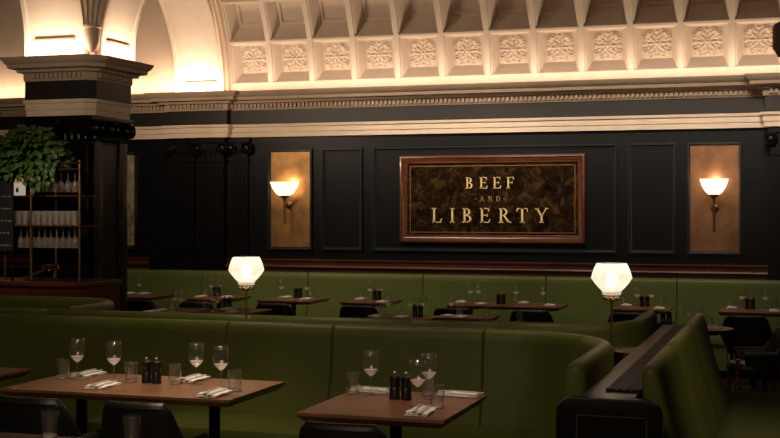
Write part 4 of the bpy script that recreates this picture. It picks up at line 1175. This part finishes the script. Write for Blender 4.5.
for (dx, n_, drop) in ((-.36, 12, .34), (.12, 12, .20), (.2, 14, .26), (.28, 12, .2), (.05, 10, .2), (.34, 10, .2), (-.2, 9, .16), (-.08, 10, .2)):
    for k in range(n_):
        c = Vector((dx + rl.uniform(-.05, .05), -.2 + rl.uniform(-.05, .05), .08 - drop * k / n_)); leaf(c, Vector((rl.uniform(-1, 1), -.4, -1)), rl.uniform(.045, .08))
fo = fol.build('foliage', 'leaf', t, sharp=60)
stm = MB()
for (dx, drop) in ((-.36, .34), (.12, .2), (.2, .26), (.28, .2), (.05, .2)):
    stm.tube([(dx * .3, -.05, .13), (dx * .8, -.16, .12), (dx, -.2, .02), (dx, -.2, .08 - drop)], .003, 5)
stm.build('stems', 'leaf', t)

# ================================================================== LIGHTS
def area(name, loc, size, sy, energy, col, rot, spread=PI):
    li = bpy.data.lights.new(name, 'AREA'); li.shape = 'RECTANGLE'; li.size = size; li.size_y = sy; li.energy = energy; li.color = col; li.spread = spread
    o = bpy.data.objects.new(name, li); COL.objects.link(o); o.location = loc; o.rotation_euler = rot; return o
def spot(name, loc, target, energy, ang, col, blend=.6, size=.06):
    li = bpy.data.lights.new(name, 'SPOT'); li.energy = energy; li.spot_size = math.radians(ang); li.spot_blend = blend; li.color = col; li.shadow_soft_size = size
    o = bpy.data.objects.new(name, li); COL.objects.link(o); o.location = loc
    o.rotation_euler = (Vector(target) - Vector(loc)).to_track_quat('-Z', 'Y').to_euler(); return o
WARM = (1, .70, .45); WARM2 = (1, .77, .56)
vcx = (VX0 + XR) / 2; vl = XR - VX0
area('cove_strip', (vcx, WY - .20, ZC1 + .02), vl, .10, 47, WARM2, (math.radians(165), 0, 0))
area('vault_fill', (-3.0, 9.3, 3.2), 7, .6, 4, WARM2, (math.radians(112), 0, 0), math.radians(100))
area('arch_strip', ((wA0 + wA1) / 2, WY - .20, ZC1 + .02), wA1 - wA0, .10, 13, WARM2, (math.radians(140), 0, 0))
area('lunette_strip', (-8.6, WY - .13, ZC1 + .02), 3.6, .08, 20, WARM2, (math.radians(165), 0, 0))
area('lunette_fill', ((PXL + PXR) / 2, PYB + .16, ZC1 + .12), 1.0, .12, 40, WARM2, (math.radians(105), 0, 0))
area('pier_front_strip', ((fA0 + fA1) / 2, PYF - .13, ZC1 + .02), fA1 - fA0, .09, 10, WARM2, (math.radians(140), 0, 0))
area('pier_side_strip', (PXR + .13, (rB0 + rB1) / 2, ZC1 + .02), .09, rB1 - rB0, 10, WARM2, (PI, math.radians(-40), 0))
for key, e in (('T1', 45), ('T2', 60), ('T3', 95), ('T4', 110), ('T5', 140), ('T6', 110), ('T7', 105)):
    x0, x1, y0, y1 = ftabs[key]; cx = (x0 + x1) / 2
    spot('table_spot', (cx, 11.9, 4.6), (cx, 13.1, .6), e, 44 if key != 'T5' else 52, WARM2, .9, .1)
for key, e in (('MA', 40), ('MB', 50), ('MC', 50), ('MD', 50), ('MF', 18)):
    x0, x1, y0, y1 = ftabs[key]; cx = (x0 + x1) / 2; cy = (y0 + y1) / 2
    spot('table_spot', (cx, cy - .2, 4.4), (cx, cy, .6), e, 26, WARM2, .9, .08)
spot('front_spot', (-2.75, 4.9, 3.4), (-2.75, 5.3, .76), 250, 36, WARM2, .9, .12)
spot('front_spot', (-1.6, 4.8, 3.4), (-1.6, 5.15, .76), 110, 26, WARM2, .9, .12)
spot('booth_fill', (-3.2, 6.6, 3.6), (-3.0, 6.4, .9), 95, 60, WARM2, 1, .1)
spot('booth_fill', (-1.6, 6.7, 3.6), (-1.1, 6.0, .9), 75, 44, WARM2, 1, .1)
spot('booth_fill', (1.1, 5.4, 3.2), (-.4, 6.2, .7), 95, 44, WARM2, 1, .1)  # lamp added on the right to lighten the bench back
area('front_fill', (-1.6, 1.6, 3.3), 2.5, 1, 19, WARM2, (math.radians(52), 0, math.radians(15)), math.radians(110))
spot('bar_fill', (-5.7, 7.0, 2.9), (-6.3, 9.65, 1.5), 130, 34, WARM2, 1, .1)  # added to brighten the dark bar and plant, no fixture there
spot('booth_fill', (-4.6, 7.0, 3.8), (-4.8, 7.3, .9), 45, 50, WARM2, 1, .1)  # further added lamp, lifts the booth in front of the bar
spot('chair_fill', (.6, 9.4, 4.0), (.1, 10.3, .4), 45, 40, WARM2, 1, .1)  # added light for the chair by the round table
spot('pier_fill', (-5.2, 5.5, 3.0), (PXR - .4, PYF, 2.85), 180, 22, WARM2, 1, .1)  # added front light that lifts the pier cornice
spot('sign_fill', (-3.4, 10.6, 4.3), (-3.38, 14.0, 1.95), 130, 30, (1, .84, .62), .9, .1)  # soft lamp added so the gilt letters read brighter
area('wall_wash', (-2.5, 10.5, 4.6), 6, .6, 24, (1, .82, .66), (math.radians(57), 0, 0), math.radians(34))
w = bpy.data.worlds.new('world'); SC.world = w; w.use_nodes = True
bgn = w.node_tree.nodes['Background']; bgn.inputs['Color'].default_value = (.55, .42, .33, 1); bgn.inputs['Strength'].default_value = .012

# ================================================================== CAMERA
cam = bpy.data.cameras.new('camera'); cam.sensor_width = 36; cam.sensor_fit = 'HORIZONTAL'; cam.lens = 36 * F / 780
cam.shift_y = -(219 - HY) / 780.0 * -1 * -1
co = bpy.data.objects.new('camera', cam); COL.objects.link(co); co.location = (0, 0, H); co.rotation_euler = (PI / 2, 0, TH)
SC.camera = co
SC.view_settings.view_transform = 'Standard'; SC.view_settings.look = 'None'; SC.view_settings.exposure = 0
SC.cycles.use_denoising = True
SC.cycles.max_bounces = 8; SC.cycles.transparent_max_bounces = 24
SC.cycles.sample_clamp_indirect = 4; SC.cycles.caustics_reflective = False; SC.cycles.caustics_refractive = False
